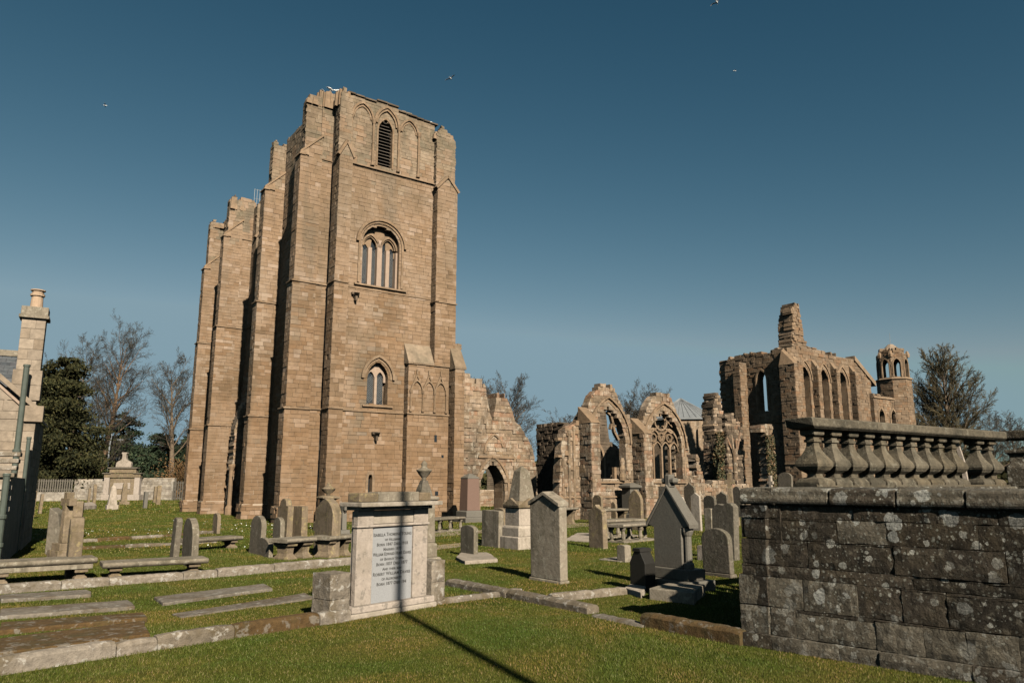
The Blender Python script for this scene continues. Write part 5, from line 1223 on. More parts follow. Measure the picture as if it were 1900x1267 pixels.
for sg in (1,):
    mb = MB(); mb.prism([(.15, -.12, eave + .1), (.15, -.12, eave + .3), (-2.6, -.12, eave + 2.75), (-2.6, -.12, eave + 2.5)], (0, .35, 0)); mb.build('raking_coping', M['house'], house, bevel=.012)
    mb = MB(); mb.prism([(.0, -.06, eave - .05), (.0, -.06, eave + .06), (-2.6, -.06, eave + 2.42), (-2.6, -.06, eave + 2.3)], (0, .1, 0)); mb.build('bargeboard', M['mullion'], house)
rf = MB(); rf.hexa([(0.1, .2, eave), (-2.6, .2, eave + 2.3), (-2.6, 6, eave + 2.3), (.1, 6, eave), (.1, .2, eave + .1), (-2.6, .2, eave + 2.45), (-2.6, 6, eave + 2.45), (.1, 6, eave + .1)])
roof = rf.build('roof', M['slate'], house)
# upper slate slope in view behind the gable coping
rz0, rz1 = hz(705, 28.5), hz(668, 29.5)
rb = MB(); rb.hexa([(-4, 1.0, rz0 - .4), (-.35, 1.0, rz0 - .4), (-.35, 2.2, rz0 - .4), (-4, 2.2, rz0 - .4), (-4, 1.0, rz0 - .1), (-.35, 1.0, rz0 - .1), (-.35, 2.2, rz1), (-4, 2.2, rz1)]); rb.build('back_roof', M['slate'], house)
for r_ in range(6):
    for k in range(9):
        t0, t1 = r_ / 6, (r_ + 1.25) / 6; x0 = -.38 - k * .3 - (r_ % 2) * .15
        def pp(t, o_): return (1.0 + 1.2 * t, (rz0 - .1) + (rz1 - rz0 + .1) * t + o_)
        (ya, za), (yb, zb) = pp(t0, .045), pp(min(t1, 1), .02)
        mb = MB(); mb.hexa([(x0 - .285, ya, za - .02), (x0, ya, za - .02), (x0, yb, zb - .02), (x0 - .285, yb, zb - .02), (x0 - .285, ya, za), (x0, ya, za), (x0, yb, zb), (x0 - .285, yb, zb)]); mb.build('slate', M['slate'], roof)
part('ridge', 'grave', [(-4, -.3, 2.05, 2.4, rz1 - .05, rz1 + .18)], house)
# chimney standing over the gable
cz0, cz1, cz2 = hz(745, 27.7), hz(596, 27.7), hz(575, 27.7)
def stage(name, x0, x1, y0, y1, z0, z1, n_, par, mat='house'):
    h_ = (z1 - z0) / n_
    for i in range(n_):
        k = x0 + (x1 - x0) * (.4 if i % 2 else .6)
        for (a, b_) in ((x0, k), (k, x1)):
            mb = MB(); mb.box(a + .003, b_ - .003, y0 + rng.uniform(-.005, .005), y1, z0 + i * h_ + .004, z0 + (i + 1) * h_ - .004); mb.build(name, M[mat], par, bevel=.008)
chim = part('chimney', 'house', [(-.80, -.08, .5, 1.15, cz0 - .6, cz1 - .02)], house)
stage('stone', -.90, .02, .44, 1.2, cz0, hz(690, 27.7), 2, chim); stage('stone', -.82, -.06, .48, 1.16, hz(690, 27.7), cz1, 5, chim)
part('chimney_cap', 'grave', [(-.92, .04, .36, 1.26, cz1, cz1 + .12), (-.87, -.01, .4, 1.22, cz1 + .12, cz2)], chim, .02)
mb = MB(); pz = hz(541, 27.7); mb.lathe([(.24, cz2), (.21, cz2 + .05), (.19, pz - .26), (.24, pz - .24), (.24, pz - .16), (.19, pz - .15), (.20, pz - .05), (.25, pz - .04), (.25, pz), (.18, pz), (.18, pz - .1)], 14, (-.44, .82)); mb.build('chimney_pot', M['pot'], chim, smooth=False)
# nearer low annex casting its shade over the gable wall
ann = empty('annex', PT(19, 900, 21.8).xy.to_3d(), HR, 'low annex of the lodge with flagstone roof at the extreme left edge', 'outbuilding')
az = CAM_H + 21.8 * math.tan(PITCH + math.atan((633.5 - 885) / FOC)); az2 = CAM_H + 23.5 * math.tan(PITCH + math.atan((633.5 - 835) / FOC))
part('wall', 'house', [(-5, 0, 0, 5.2, 0, az)], ann)
for k in range(4):
    t = k / 4; part('flagstone', 'kerb', [(-5, .08, -.12 + t * 1.6, .6 + t * 1.6, az + t * (az2 - az), az + t * (az2 - az) + .12)], ann, .02)
for k in range(3): part('ledge', 'grave_pale', [(-5, .05, -.06, .0, az - .35 - k * .3, az - .22 - k * .3)], ann)
def pipe(px0, py0, py1, D, rad, label):
    a, b_ = PT(px0, py0, D), None
    e = empty('drainpipe', (a.x, a.y, 0), 0, label, 'drainpipe', 'drainpipes on the lodge')
    zt = a.z; zb = CAM_H + D * math.tan(PITCH + math.atan((633.5 - py1) / FOC)) if py1 else 0
    mb = MB(); mb.tube([(0, 0, zb), (0, 0, zt)], rad, 12, .5); mb.build('pipe', M['pipe'], e, smooth=False)
    for zz in (zb + (zt - zb) * .22, zb + (zt - zb) * .52):
        mb = MB(); mb.lathe([(rad * 1.25, zz), (rad * 1.4, zz + .02), (rad * 1.4, zz + .10), (rad * 1.25, zz + .12)], 12); mb.build('collar', M['pipe'], e)
    mb = MB(); mb.lathe([(rad * 1.15, zt - .05), (rad * 1.2, zt - .04), (rad * 1.2, zt + .03), (rad * .9, zt + .03)], 12); mb.build('rim', M['pipe'], e)
    return e
pipe(50, 678, None, 26.7, .095, 'tall grey-green pipe rising past the eaves of the lodge')
pipe(54, 812, None, 26.3, .065, 'thinner grey pipe right of the tall one, below the eaves')
pipe(13, 880, None, 21.4, .085, 'short thick green pipe at the extreme left edge')
mb = MB(); pr = G(52, 1046); mb.hexa([(-1.3, .9, 0), (-.72, .9, 0), (-.72, 1.4, 0), (-1.3, 1.4, 0), (-1.3, .9, 1.5), (-1.0, .9, 1.3), (-1.0, 1.4, 1.3), (-1.3, 1.4, 1.5)])
o = mb.build('sloped_parapet', M['grave_dark'], None, bevel=.02); o.location = pr + Vector((.0, 2.0, 0)); tag(o, 'low dark sloped wall end at the foot of the lodge', 'wall')  # dark stone colour stands in for the shade at the lodge foot

# ------------------------------------------------------------------ boundary wall, fences and wall monument, far left
def gx(px, D): return (px - 950) / FOC * (D * math.cos(PITCH) + .2)
WDist = 104.0
Bw = Build('boundary_wall', (gx(140, WDist), WDist, 0), .04, 'rubble boundary wall either side of the carved wall monument', 'wall', M['boundary'])
Lw = gx(322, WDist) - gx(140, WDist)
Bw.masonry(SF(Bw, 0), ragged(0, Lw, [(0, 2.75), (Lw, 2.95)], 0, .8, .05), ch=(.28, .42), bl=(.5, 1.2), thick=.6, proud=.06, wear=.2)
Bw.finish(120)
mon = empty('wall_monument', (gx(234, WDist) , WDist - .9, 0), .04, 'carved classical monument with curved pediment set in the far boundary wall', 'monument')
part('plinth', 'marble', [(-2.5, 2.5, -.2, .8, 0, .75)], mon, .03)
for sg in (-1, 1): part('pilaster', 'marble', [(sg * 2.0 - .35, sg * 2.0 + .35, -.12, .5, .752, 3.0)], mon, .03)
part('panel', 'grave_warm', [(-1.6, 1.6, .05, .5, .752, 2.9)], mon, .02); part('lintel_panel', 'marble', [(-1.1, 1.1, -.02, .1, 1.5, 2.3)], mon)
part('entablature', 'grave_warm', [(-2.4, 2.4, -.15, .6, 3.0, 3.5), (-1.75, 1.75, -.1, .6, 3.6, 4.2)], mon, .02); part('cornice', 'grave_dark', [(-2.6, -1.5, -.3, .7, 3.5, 3.62), (1.5, 2.6, -.3, .7, 3.5, 3.62), (-1.95, 1.95, -.3, .7, 4.2, 4.36)], mon, .02)
mb = MB(); mb.prism([(x, -.1, z) for x, z in ((-1.0, 4.37), (1.0, 4.37), (1.0, 4.95), (.75, 5.15), (.35, 5.35), (.25, 5.6), (.25, 6.1), (.36, 6.15), (.36, 6.35), (-.36, 6.35), (-.36, 6.15), (-.25, 6.1), (-.25, 5.6), (-.35, 5.35), (-.75, 5.15), (-1.0, 4.95))], (0, .55, 0)); mb.build('pediment', M['grave_pale'], mon, bevel=.03)
def fence(px0, px1, D, z0, z1, label):
    x0, x1 = gx(px0, D), gx(px1, D); e = empty('wooden_fence', (x0, D, 0), 0, label, 'fence', 'slatted fences on the far boundary')
    part('base_wall', 'boundary', [(0, x1 - x0, 0, .4, 0, z0)], e, .02)
    n_ = int((x1 - x0) / .30)
    me0 = None
    for k in range(n_):
        if me0 is None:
            mb = MB(); mb.box(0, .16, 0, .05, z0 + .03, z1); first = mb.build('slat', M['fence'], e); me0 = first.data; first.location = (.02, -.06, 0)
        else:
            o = bpy.data.objects.new('slat', me0); COL.objects.link(o); o.parent = e; o.location = (0.02 + k * .30, -.06 + rng.uniform(-.01, .01), rng.uniform(-.03, .03))
    for z in (z0 + .25, z1 - .25): mb = MB(); mb.box(0, x1 - x0, 0, .08, z, z + .1); mb.build('rail', M['fence'], e)
fence(30, 139, 98.0, 1.15, 2.75, 'slatted wooden fence on a low wall, left of the boundary wall')
fence(323, 352, 103.0, .0, 2.5, 'slatted fence panel between boundary wall and far tower')
# street lamp beyond the wall
lp = empty('street_lamp', (gx(198, 112), 112, 0), 0, 'thin white lamp post beyond the boundary wall', 'street lamp')
mb = MB(); mb.tube([(0, 0, 0), (0, 0, 7.4), (.2, 0, 9.6)], [.13, .11, .07], 7); mb.build('pole', M['metal'], lp)
mb = MB(); mb.box(-.3, .5, -.1, .1, 2.6, 3.0); mb.build('sign_plate', M['metal'], lp)
lp2 = empty('street_lamp', (gx(218, 120), 120, 0), 0, 'second lamp post with flat head among the far conifers', 'street lamp')
mb = MB(); mb.tube([(0, 0, 0), (0, 0, 9.0)], [.12, .07], 6); mb.build('pole', M['metal'], lp2); mb = MB(); mb.box(-.9, .4, -.12, .12, 8.9, 9.1); mb.build('lamp_head', M['metal'], lp2)

# ------------------------------------------------------------------ trees
class Tree:
    def __init__(s, seed): s.q = random.Random(seed); s.v = {0: [], 1: []}; s.f = {0: [], 1: []}; s.r = {0: [], 1: []}; s.tips = []
    def tube(s, pts, rads, n, k):
        v, f, r = s.v[k], s.f[k], s.r[k]; b = len(v); rr = s.q.random(); m = len(pts)
        for i, p in enumerate(pts):
            d = (pts[min(i + 1, m - 1)] - pts[max(i - 1, 0)]).normalized()
            a = d.cross(Vector((0, 0, 1)) if abs(d.z) < .9 else Vector((1, 0, 0))).normalized(); t = d.cross(a)
            for j in range(n):
                an = 2 * math.pi * j / n; w = (a * math.cos(an) + t * math.sin(an)) * rads[i] + p; v.append((w.x, w.y, w.z)); r.append(rr)
        for i in range(m - 1):
            for j in range(n):
                j2 = (j + 1) % n; f.append((b + i*n + j2, b + i*n + j, b + (i+1)*n + j, b + (i+1)*n + j2))
    def grow(s, p, d, L, r0, lev, cfg):
        q = s.q; ns = (9, 6, 4, 3, 2)[lev]; pts = [p.copy()]; dd = d.normalized(); rads = [r0]
        up = cfg['up'][lev]; wob = cfg['wob'][lev]
        for i in range(ns):
            dd = (dd + Vector((q.gauss(0, wob), q.gauss(0, wob), q.gauss(0, wob) + up))).normalized()
            p = p + dd * (L / ns); pts.append(p.copy()); rads.append(max(r0 * (1 - (i + 1) / ns * cfg['taper'][lev]), cfg['rmin']))
        s.tube(pts, rads, (8, 5, 4, 3, 3)[lev], 0 if lev < 2 else 1)
        if lev >= cfg['levels']: s.tips.append(pts[-1]); return
        n = cfg['n'][lev]; n = max(1, int(n * q.uniform(.8, 1.2))); st = cfg['start'][lev]
        for k in range(n):
            t = st + (1 - st) * ((k + q.random()) / n); x = t * ns; i = min(int(x), ns - 1); fr = x - i
            bp = pts[i].lerp(pts[i + 1], fr); bd = (pts[i + 1] - pts[i]).normalized(); rr = rads[i] + (rads[i + 1] - rads[i]) * fr
            rv = Vector((math.cos(k * 2.4 + q.gauss(0, .35)), math.sin(k * 2.4 + q.gauss(0, .35)), 0)) if lev == 0 else Vector((q.gauss(0, 1), q.gauss(0, 1), q.gauss(0, 1)))
            a = (rv - bd * rv.dot(bd)).normalized() if lev == 0 else bd.cross(rv).normalized(); ang = R(q.uniform(*cfg['ang'][lev]))
            nd = bd * math.cos(ang) + a * math.sin(ang)
            s.grow(bp, nd, L * cfg['ratio'][lev] * q.uniform(.65, 1.15) * (1 - cfg['shape'][lev] * t), min(rr * .75, r0 * cfg['rr'][lev]), lev + 1, cfg)
    def make(s, name, loc, label, trunk_mat, twig_mat, group='bare trees beyond the ruins', cat='tree', crown='crown'):
        e = empty(name, loc, 0, label, cat, group)
        for k, (nm, mt) in enumerate((('trunk', trunk_mat), (crown, twig_mat))):
            if s.f[k]:
                raw_mesh(nm, s.v[k], s.f[k], M[mt], e, s.r[k])
        return e
CFG = dict(up=(.02, .07, .03, .01, .0), wob=(.025, .08, .09, .10, .12), taper=(.92, .9, .85, .6, .5), rmin=.02, levels=4, n=(22, 10, 7, 5, 0), start=(.33, .12, .1, .05), ang=((25, 55), (28, 52), (22, 45), (20, 42)), ratio=(.44, .56, .60, .60), shape=(.5, .45, .35, .3), rr=(.24, .32, .40, .7))
def bare(px, D, pytop, seed, label, tm='bark', wm='twig', basey=None, crad=.016, rmin=.014, trunk=None, **kw):
    cfg = dict(CFG); cfg.update(kw); cfg['rmin'] = rmin
    x = gx(px, D); H = height(D, pytop); t = Tree(seed); t.grow(Vector((0, 0, -.3)), Vector((0, 0, 1)), H * .86, trunk or H * crad, 0, cfg)
    return t.make('bare_tree', (x, D, 0), label, tm, wm)
bare(187, 116, 606, 3, 'tallest bare tree with ruddy trunk behind the wall monument', tm='bark_warm', start=(.38, .25, .15, .1), trunk=.55, ang=((22, 45), (25, 50), (25, 55), (25, 60)))
bare(322, 112, 655, 5, 'bare tree leaning out beside the far tower', start=(.3, .2, .15, .1), trunk=.5, ang=((25, 50), (25, 50), (25, 55), (25, 60)))
bare(118, 122, 618, 8, 'bare tree crown rising behind the big dark conifer', trunk=.4)
bare(40, 130, 665, 9, 'bare tree showing over the lodge roof', trunk=.35)
bare(170, 112, 735, 21, 'small bare tree between the dark conifer and the ruddy trunk', trunk=.2, ratio=(.6, .5, .5, .5), start=(.2, .2, .15, .1))
bare(875, 120, 703, 31, 'bare tree behind the broken wall, against the tall tower', trunk=.35, n=(30, 11, 8, 5, 0))
bare(935, 118, 705, 32, 'wide bare tree right of the gap in the broken wall', trunk=.42, ratio=(.6, .5, .5, .5), ang=((30, 65), (25, 55), (25, 55), (25, 60)), n=(30, 11, 8, 5, 0))
bare(1058, 125, 770, 33, 'low bare tree behind the dark wall stump', trunk=.22, ratio=(.6, .5, .5, .5))
bare(1183, 130, 735, 34, 'bare tree between the two gabled windows', trunk=.3, n=(30, 11, 8, 5, 0))
bare(1225, 132, 715, 35, 'bare spreading tree above the traceried window gable', trunk=.32, ratio=(.6, .5, .5, .5), ang=((35, 70), (25, 55), (25, 55), (25, 60)), n=(30, 11, 8, 5, 0))
bare(1767, 100, 652, 41, 'big fan-shaped bare tree with golden twigs right of the turret', tm='bark', wm='twig_gold', trunk=.5, start=(.16, .15, .12, .1), ratio=(.62, .42, .55, .6), n=(48, 13, 8, 5, 0), ang=((24, 46), (16, 34), (16, 34), (14, 32)), up=(.0, .02, .01, .0, .0), wob=(.015, .05, .07, .09, .1), shape=(.64, .4, .3, .3), rmin=.018)
bare(1722, 108, 735, 42, 'lower bare tree left of the big fan-shaped tree', wm='twig_gold', trunk=.25, start=(.15, .2, .15, .1), ratio=(.55, .5, .5, .5))
bare(1845, 135, 762, 43, 'gnarled bare tree right of the big fan-shaped tree', trunk=.35, ratio=(.6, .5, .5, .5), ang=((35, 70), (30, 60), (25, 55), (25, 60)))
bare(1893, 140, 772, 44, 'bare tree at the right edge above the balustrade', trunk=.3, ratio=(.6, .5, .5, .5))
bare(1685, 130, 758, 45, 'small bare tree close against the turret', trunk=.2, ratio=(.6, .5, .5, .5))

def leaf_quads(centers, size, seed, asp=.4, droop=0.0, flat=0.0):
    r = np.random.default_rng(seed); n = len(centers); c = np.asarray(centers, np.float32)
    d = r.normal(size=(n, 3)); d[:, 2] = d[:, 2] * (1 - flat) - droop; d /= np.linalg.norm(d, axis=1, keepdims=True)
    u = r.normal(size=(n, 3)); u -= (u * d).sum(1, keepdims=True) * d; u /= np.linalg.norm(u, axis=1, keepdims=True)
    sz = size * r.uniform(.6, 1.4, size=(n, 1)); a, b = d * sz / 2, u * sz * asp / 2
    v = np.stack([c - a - b * .3, c + b, c + a, c - b], 1).reshape(-1, 3); f = np.arange(4 * n).reshape(-1, 4)
    return v, f, np.repeat(r.random(n), 4)
def conifer(px, D, pytop, wid, seed, label, mat, needles, name='conifer', base=.15, drop=.35, size=.5, shape=.8, trunk=.4, group='evergreens beyond the boundary wall', px_is_x=False, bark='bark', dens=1.0, clump=1.0):
    q = random.Random(seed); x = gx(px, D); H = height(D, pytop); e = empty(name, (x, D, 0), 0, label, 'tree', group)
    mb = MB(); mb.tube([(0, 0, -.2), (.1, .1, H * .3), (-.1, 0, H * .65), (0, 0, H * .97)], [trunk, trunk * .75, trunk * .4, .04], 8)
    cs = []; nb = int(95 * dens)
    for k in range(nb):
        t = base + (1 - base) * (k + q.random()) / nb; a = k * 2.4 + q.uniform(-.5, .5)
        tt = (t - base) / (1 - base); L = wid * (1 - tt) ** shape * q.uniform(.40, 1.25) * (.45 + .55 * min(1, tt * 3.5 + .25)); L = max(L, .4)
        p0 = Vector((0, 0, H * t)); p1 = p0 + Vector((math.cos(a) * L, math.sin(a) * L, -drop * L * q.uniform(.3, 1.2) + .15 * L)); p2 = p0.lerp(p1, .5) + Vector((0, 0, .12 * L))
        mb.tube([p0, p2, p1], [.10 * L / wid + .03, .05, .015], 4)
        m = int(needles / nb * (L / (wid * .55)) ** 1.2)
        for _ in range(m):
            s_ = q.random() ** .6; c = (p0.lerp(p2, s_ * 2) if s_ < .5 else p2.lerp(p1, s_ * 2 - 1)); sp = (.10 + .22 * s_) * L * .55 * clump
            cs.append((c.x + q.gauss(0, sp), c.y + q.gauss(0, sp), c.z + q.gauss(0, sp * .5) - abs(q.gauss(0, sp * .35))))
    mb.build('trunk', M[bark], e); v, f, r = leaf_quads(cs, size, seed, .35, .5)
    raw_mesh('crown', v, f, M[mat], e, r); return e
conifer(104, 104, 662, 5.4, 51, 'huge dark cypress-like conifer beside the lodge', 'needle', 42000, base=.08, drop=.35, size=.5, shape=.30, trunk=.9, clump=1.1)
conifer(70, 108, 668, 4.6, 52, 'dark conifer close behind the lodge chimney', 'needle', 20000, base=.12, drop=.45, size=.5, shape=.55, trunk=.6)
conifer(222, 122, 765, 5.0, 53, 'scots pine with reddish trunk right of the ruddy bare tree', 'pine', 9000, base=.35, drop=.0, size=.5, shape=.6, trunk=.35, bark='bark_warm', dens=.5)
conifer(296, 118, 805, 5.2, 54, 'bushy pine left of the bare tree by the far tower', 'pine', 12000, base=.08, drop=.05, size=.5, shape=.4, trunk=.3, dens=.7)
conifer(258, 124, 832, 4.5, 55, 'low rounded pine behind the wall monument', 'pine', 9000, base=.05, drop=.1, size=.5, shape=.4, trunk=.25, dens=.6)
conifer(345, 124, 806, 4.2, 56, 'pine half hidden behind the far tower', 'pine', 9000, base=.08, drop=.1, size=.5, shape=.45, trunk=.25, dens=.6)
conifer(190, 126, 815, 3.6, 57, 'small dark pine between the conifer and the ruddy trunk', 'needle', 7000, base=.05, drop=.2, size=.45, shape=.5, trunk=.25, dens=.6)
def bush(px, D, W_, Hh_, seed, label, mat, n=4000, size=.28):
    q = np.random.default_rng(seed); c = q.normal(size=(n, 3)) * (W_ * .3, W_ * .2, Hh_ * .28) + (0, 0, Hh_ * .45); c[:, 2] = np.clip(np.abs(c[:, 2]), 0.05, None)
    v, f, r = leaf_quads(c, size, seed, .5); o = raw_mesh('bush', v, f, M[mat], None, r); o.location = (gx(px, D), D, 0); tag(o, label, 'bush', 'bushes behind the boundary wall')
bush(338, 109, 5, 5.2, 61, 'russet leafless bush before the far tower', 'bush_red'); bush(172, 109, 6, 4.4, 62, 'yellow-green bush behind the boundary wall left of the lamp post', 'bush', 5000); bush(215, 113, 7, 4.2, 63, 'dark bush behind the wall monument', 'needle', 5000)
bush(130, 110, 8, 4.0, 64, 'dark undergrowth bush below the huge conifer', 'needle', 6000); bush(300, 112, 7, 3.6, 65, 'dark bush right of the wall monument', 'pine', 5000)
# ivy on the ruined pier
q = np.random.default_rng(71); n = 2600; zz = q.uniform(.1, 6.2, n); c = np.stack([q.uniform(-.1, .95, n), q.uniform(-.22, -.02, n), zz], 1)
v, f, r = leaf_quads(c, .16, 71, .7); raw_mesh('ivy', v, f, M['ivy'], PIER, r)['kind'] = 'stuff'
n = 2200; c = np.stack([q.uniform(-.3, 1.1, n), q.uniform(-.25, -.02, n), 6.5 - 5.5 * q.random(n)], 1); c[:, 0] += .3 * np.sin(c[:, 2] * 1.3)
v, f, r = leaf_quads(c, .2, 72, .7); raw_mesh('ivy', v, f, M['ivy'], PIER2, r)['kind'] = 'stuff'
# far treeline closing the horizon
q = np.random.default_rng(81); n = 70000; x = q.uniform(-280, 340, n); hh = 5.5 + 2.5 * np.sin(x * .09) + 1.8 * np.sin(x * .23 + 1) + 1.0 * np.sin(x * .71) + np.where(x > 60, 5.0, 0)
c = np.stack([x, 190 + q.uniform(0, 14, n), q.random(n) ** .7 * hh], 1); v, f, r = leaf_quads(c, 1.7, 82, .8)
tag(raw_mesh('far_woods', v, f, M['needle'], None, r), kind='stuff')

# ------------------------------------------------------------------ gulls, roof railing, post
def gull(p, span, heading, bank, flap, label, perched=False):
    e = empty('gull', p, heading, label, 'bird', 'gulls over and on the ruins'); e.rotation_euler = (bank, 0, heading)
    s = span / 1.3; mb = MB(); ax = [(-.30, .01), (-.22, .045), (-.08, .075), (.06, .08), (.17, .055), (.21, .045), (.26, .05), (.30, .03), (.335, .01)]
    pts = [(x * s, 0, (.02 if x > .2 else 0) * s) for x, r_ in ax]; mb.tube(pts, [r_ * s for x, r_ in ax], 8); mb.build('body', M['gull'], e, smooth=True)
    mb = MB(); mb.tube([(.33 * s, 0, .015 * s), (.39 * s, 0, .0)], [.012 * s, .004 * s], 5); mb.build('beak', M['beak'], e)
    mb = MB(); mb.hexa([(-.40*s, -.07*s, 0), (-.22*s, -.03*s, 0), (-.22*s, .03*s, 0), (-.40*s, .07*s, 0), (-.40*s, -.07*s, .01*s), (-.22*s, -.03*s, .02*s), (-.22*s, .03*s, .02*s), (-.40*s, .07*s, .01*s)]); mb.build('tail', M['gull'], e)
    for sg in (-1, 1):
        mb = MB()
        if perched: mb.tube([(.12*s, sg*.07*s, .03*s), (-.1*s, sg*.085*s, .03*s), (-.34*s, sg*.03*s, .02*s)], [.03*s, .05*s, .01*s], 6)
        else:
            st_ = [(0.05, .10, .18, 0.0), (.30, .09, .17, flap * .5), (.5, .02, .12, flap * .45), (.66, -.10, .03, flap * .15)]
            for (y0, xc0, c0, z0), (y1, xc1, c1, z1) in zip(st_, st_[1:]):
                mb.hexa([((xc0 - c0) * s, sg*y0*s, z0*s), (xc0 * s, sg*y0*s, z0*s), (xc1 * s, sg*y1*s, z1*s), ((xc1 - c1) * s, sg*y1*s, z1*s), ((xc0 - c0) * s, sg*y0*s, (z0 + .012)*s), (xc0 * s, sg*y0*s, (z0 + .02)*s), (xc1 * s, sg*y1*s, (z1 + .015)*s), ((xc1 - c1) * s, sg*y1*s, (z1 + .006)*s)])
        mb.build('wing', M['gull_grey' if not perched else 'gull'], e)
    if perched:
        mb = MB(); mb.tube([(0, .03*s, -.08*s), (0, .03*s, -.2*s)], .008*s, 4); mb.tube([(0, -.03*s, -.08*s), (0, -.03*s, -.2*s)], .008*s, 4); mb.build('legs', M['beak'], e)
gull(PT(836, 146, 84), 1.4, R(75), R(-24), .22, 'brown-winged gull gliding right of the tower top'); gull(PT(1330, 5, 72), 1.4, R(60), R(-28), .3, 'gull at the top edge of the picture')
gull(PT(1363, 132, 120), 1.1, R(10), R(10), .15, 'tiny gull high over the aisle windows'); gull(PT(195, 196, 120), 1.2, R(20), R(-15), .2, 'lone gull high at the left')
for px, py, hd, lb in ((599, 171, 100, 'left gull perched on the broken tower top'), (613, 166, 60, 'white gull sitting highest on the tower top'), (626, 169, 200, 'right gull perched near the tower corner'), (801, 229, 40, 'gull perched at the right end of the tower parapet')):
    pos = PT(px, py, 45.6 if px < 700 else 49.6); gull(pos, 1.05, R(hd), R(0), 0, lb, True)
rl = empty('roof_railing', TW(2.5, 17.5, 25.2), ROT, 'thin metal railing on top of the farther tower', 'railing')
for k in range(5):
    mb = MB(); mb.tube([(k * .22, 0, -.2), (k * .22, 0, 1.35)], .022, 5); mb.build('upright', M['metal'], rl)
for z in (.5, 1.3): mb = MB(); mb.tube([(0, 0, z), (.9, 0, z)], .02, 5); mb.build('rail', M['metal'], rl)
# tall unseen post behind the camera, its shadow crosses lawn and memorial
pb = G(982, 1267) + Vector((.41, -.912, 0)) * 11.5
po = empty('tall_post', pb, 0, 'tall slim post standing beside the viewer', 'post')
mb = MB(); mb.lathe([(.16, 0), (.16, .4), (.10, .5), (.085, 13.4), (.0, 13.5)], 10); mb.build('shaft', M['post'], po)

# ------------------------------------------------------------------ lawn
m, n, l, bs = nodes_of('lawn'); pos = n.new('ShaderNodeNewGeometry').outputs['Position']
c = ramp(n, l, noise(n, l, pos, .35, 5, .6, .5), [(.3, (.040, .052, .008)), (.5, (.060, .066, .011)), (.7, (.090, .078, .020))])
c = mix(n, l, .75, c, ramp(n, l, noise(n, l, pos, 9, 6, .7), [(.3, (.35, .4, .35)), (.7, (1.5, 1.5, 1.4))]), 'MULTIPLY')
l.new(c, bs.inputs['Base Color']); bs.inputs['Roughness'].default_value = .95; bs.inputs['Specular IOR Level'].default_value = .05
b = n.new('ShaderNodeBump'); b.inputs['Strength'].default_value = .8; b.inputs['Distance'].default_value = .06; l.new(noise(n, l, pos, 22, 6, .75), b.inputs['Height']); l.new(b.outputs[0], bs.inputs['Normal'])
M['lawn'] = m
mb = MB(); mb.poly([(-1500, -300, 0), (1500, -300, 0), (1500, 2500, 0), (-1500, 2500, 0)]); tag(mb.build('lawn', M['lawn']), kind='structure')
m, n, l, bs = nodes_of('grass_blades')
at = n.new('ShaderNodeAttribute'); at.attribute_name = 'rnd'; pos = n.new('ShaderNodeNewGeometry').outputs['Position']
c = ramp(n, l, at.outputs['Fac'], [(0, (.030, .038, .005)), (.4, (.052, .062, .008)), (.75, (.076, .080, .012)), (.9, (.12, .102, .032)), (1, (.19, .155, .075))])
c = mix(n, l, .9, c, ramp(n, l, noise(n, l, pos, .45, 5, .62, .6), [(.36, (.62, .95, .75)), (.5, (1, 1, 1)), (.62, (1.7, 1.2, 1.5))]), 'MULTIPLY')
l.new(c, bs.inputs['Base Color']); bs.inputs['Roughness'].default_value = .7; bs.inputs['Specular IOR Level'].default_value = .12
M['blade'] = m
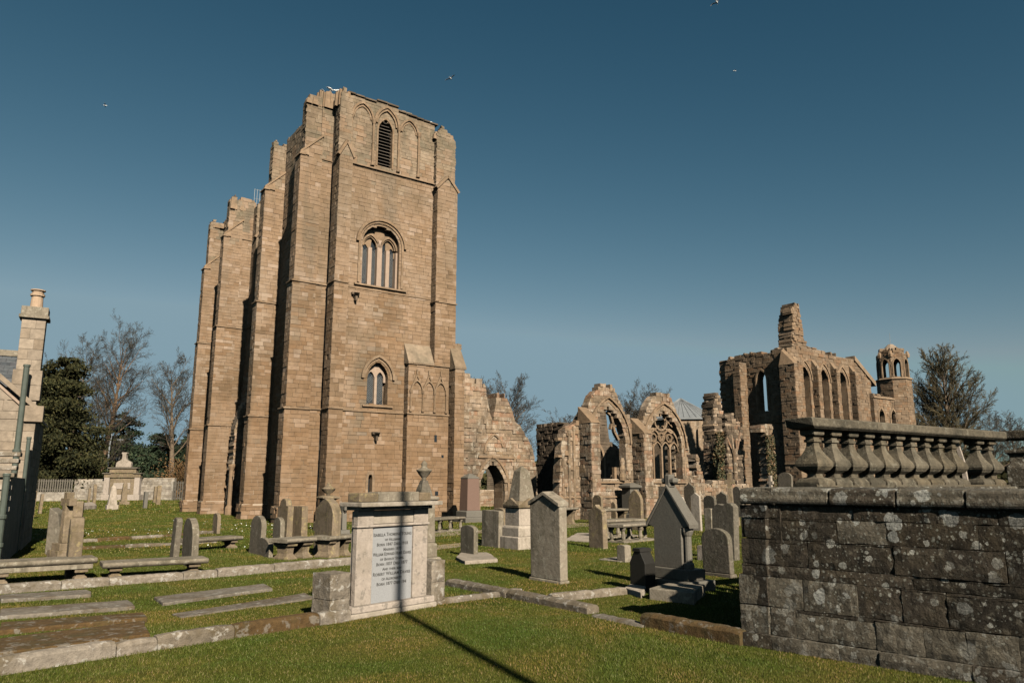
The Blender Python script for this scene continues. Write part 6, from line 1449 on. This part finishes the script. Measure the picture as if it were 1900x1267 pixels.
def blades(y0, y1, dens, hgt, wid, seed):
    r = np.random.default_rng(seed); A = .70 * (y1 * y1 - y0 * y0); n = int(A * dens)
    y = np.sqrt(r.uniform(y0 * y0, y1 * y1, n)); x = r.uniform(-.70, .70, n) * y
    # clumpy: thin out by a smooth field
    fld = np.sin(x * 2.1 + 1.3 * np.sin(y * 1.7)) * np.sin(y * 2.6 + 1.1 * np.sin(x * 1.9)); keep = r.random(n) < .75 + .25 * fld
    keep &= ~(((x - C0.x) * -BN.x + (y - C0.y) * -BN.y < .1) & ((x - C0.x) * WN.x + (y - C0.y) * WN.y < .1))
    x, y = x[keep], y[keep]; n = len(x); a = r.uniform(0, 2 * np.pi, n); h = hgt * r.uniform(.5, 1.3, n) * (1 + .25 * np.sin(x * .9) * np.sin(y * .7)); w = wid * r.uniform(.6, 1.3, n)
    lean = r.uniform(0, .8, n) * h; la = r.uniform(0, 2 * np.pi, n); z = np.zeros(n)
    v = np.stack([np.stack([x - np.cos(a) * w / 2, y - np.sin(a) * w / 2, z], 1), np.stack([x + np.cos(a) * w / 2, y + np.sin(a) * w / 2, z], 1), np.stack([x + np.cos(la) * lean, y + np.sin(la) * lean, h], 1)], 1).reshape(-1, 3)
    return v, np.repeat(r.random(n), 3)
vs = [blades(8.6, 15, 3600, .030, .007, 1), blades(15, 26, 1000, .034, .012, 2), blades(26, 60, 130, .05, .032, 3), blades(60, 135, 14, .10, .10, 4)]
v = np.concatenate([a for a, _ in vs]); r = np.concatenate([b_ for _, b_ in vs])
tag(raw_mesh('grass', v, np.arange(len(v)).reshape(-1, 3), M['blade'], None, r), kind='stuff')
# daisies in the left lawn
r = np.random.default_rng(5); c = []
for (px, py, k, sp) in ((330, 985, 40, 3.5), (480, 975, 60, 4), (230, 990, 30, 3), (600, 980, 30, 3), (410, 1010, 15, 2), (1320, 1002, 10, 2)):
    g = G(px, py)
    for _ in range(k): c.append((g.x + r.normal() * sp, g.y + r.normal() * sp * .6, .06))
v, f, rr = leaf_quads(c, .042, 9, .9, 0, .9); M['daisy'] = plain_mat('daisy_petals', (.7, .7, .66), .7); tag(raw_mesh('daisies', v, f, M['daisy'], None, rr), kind='stuff')
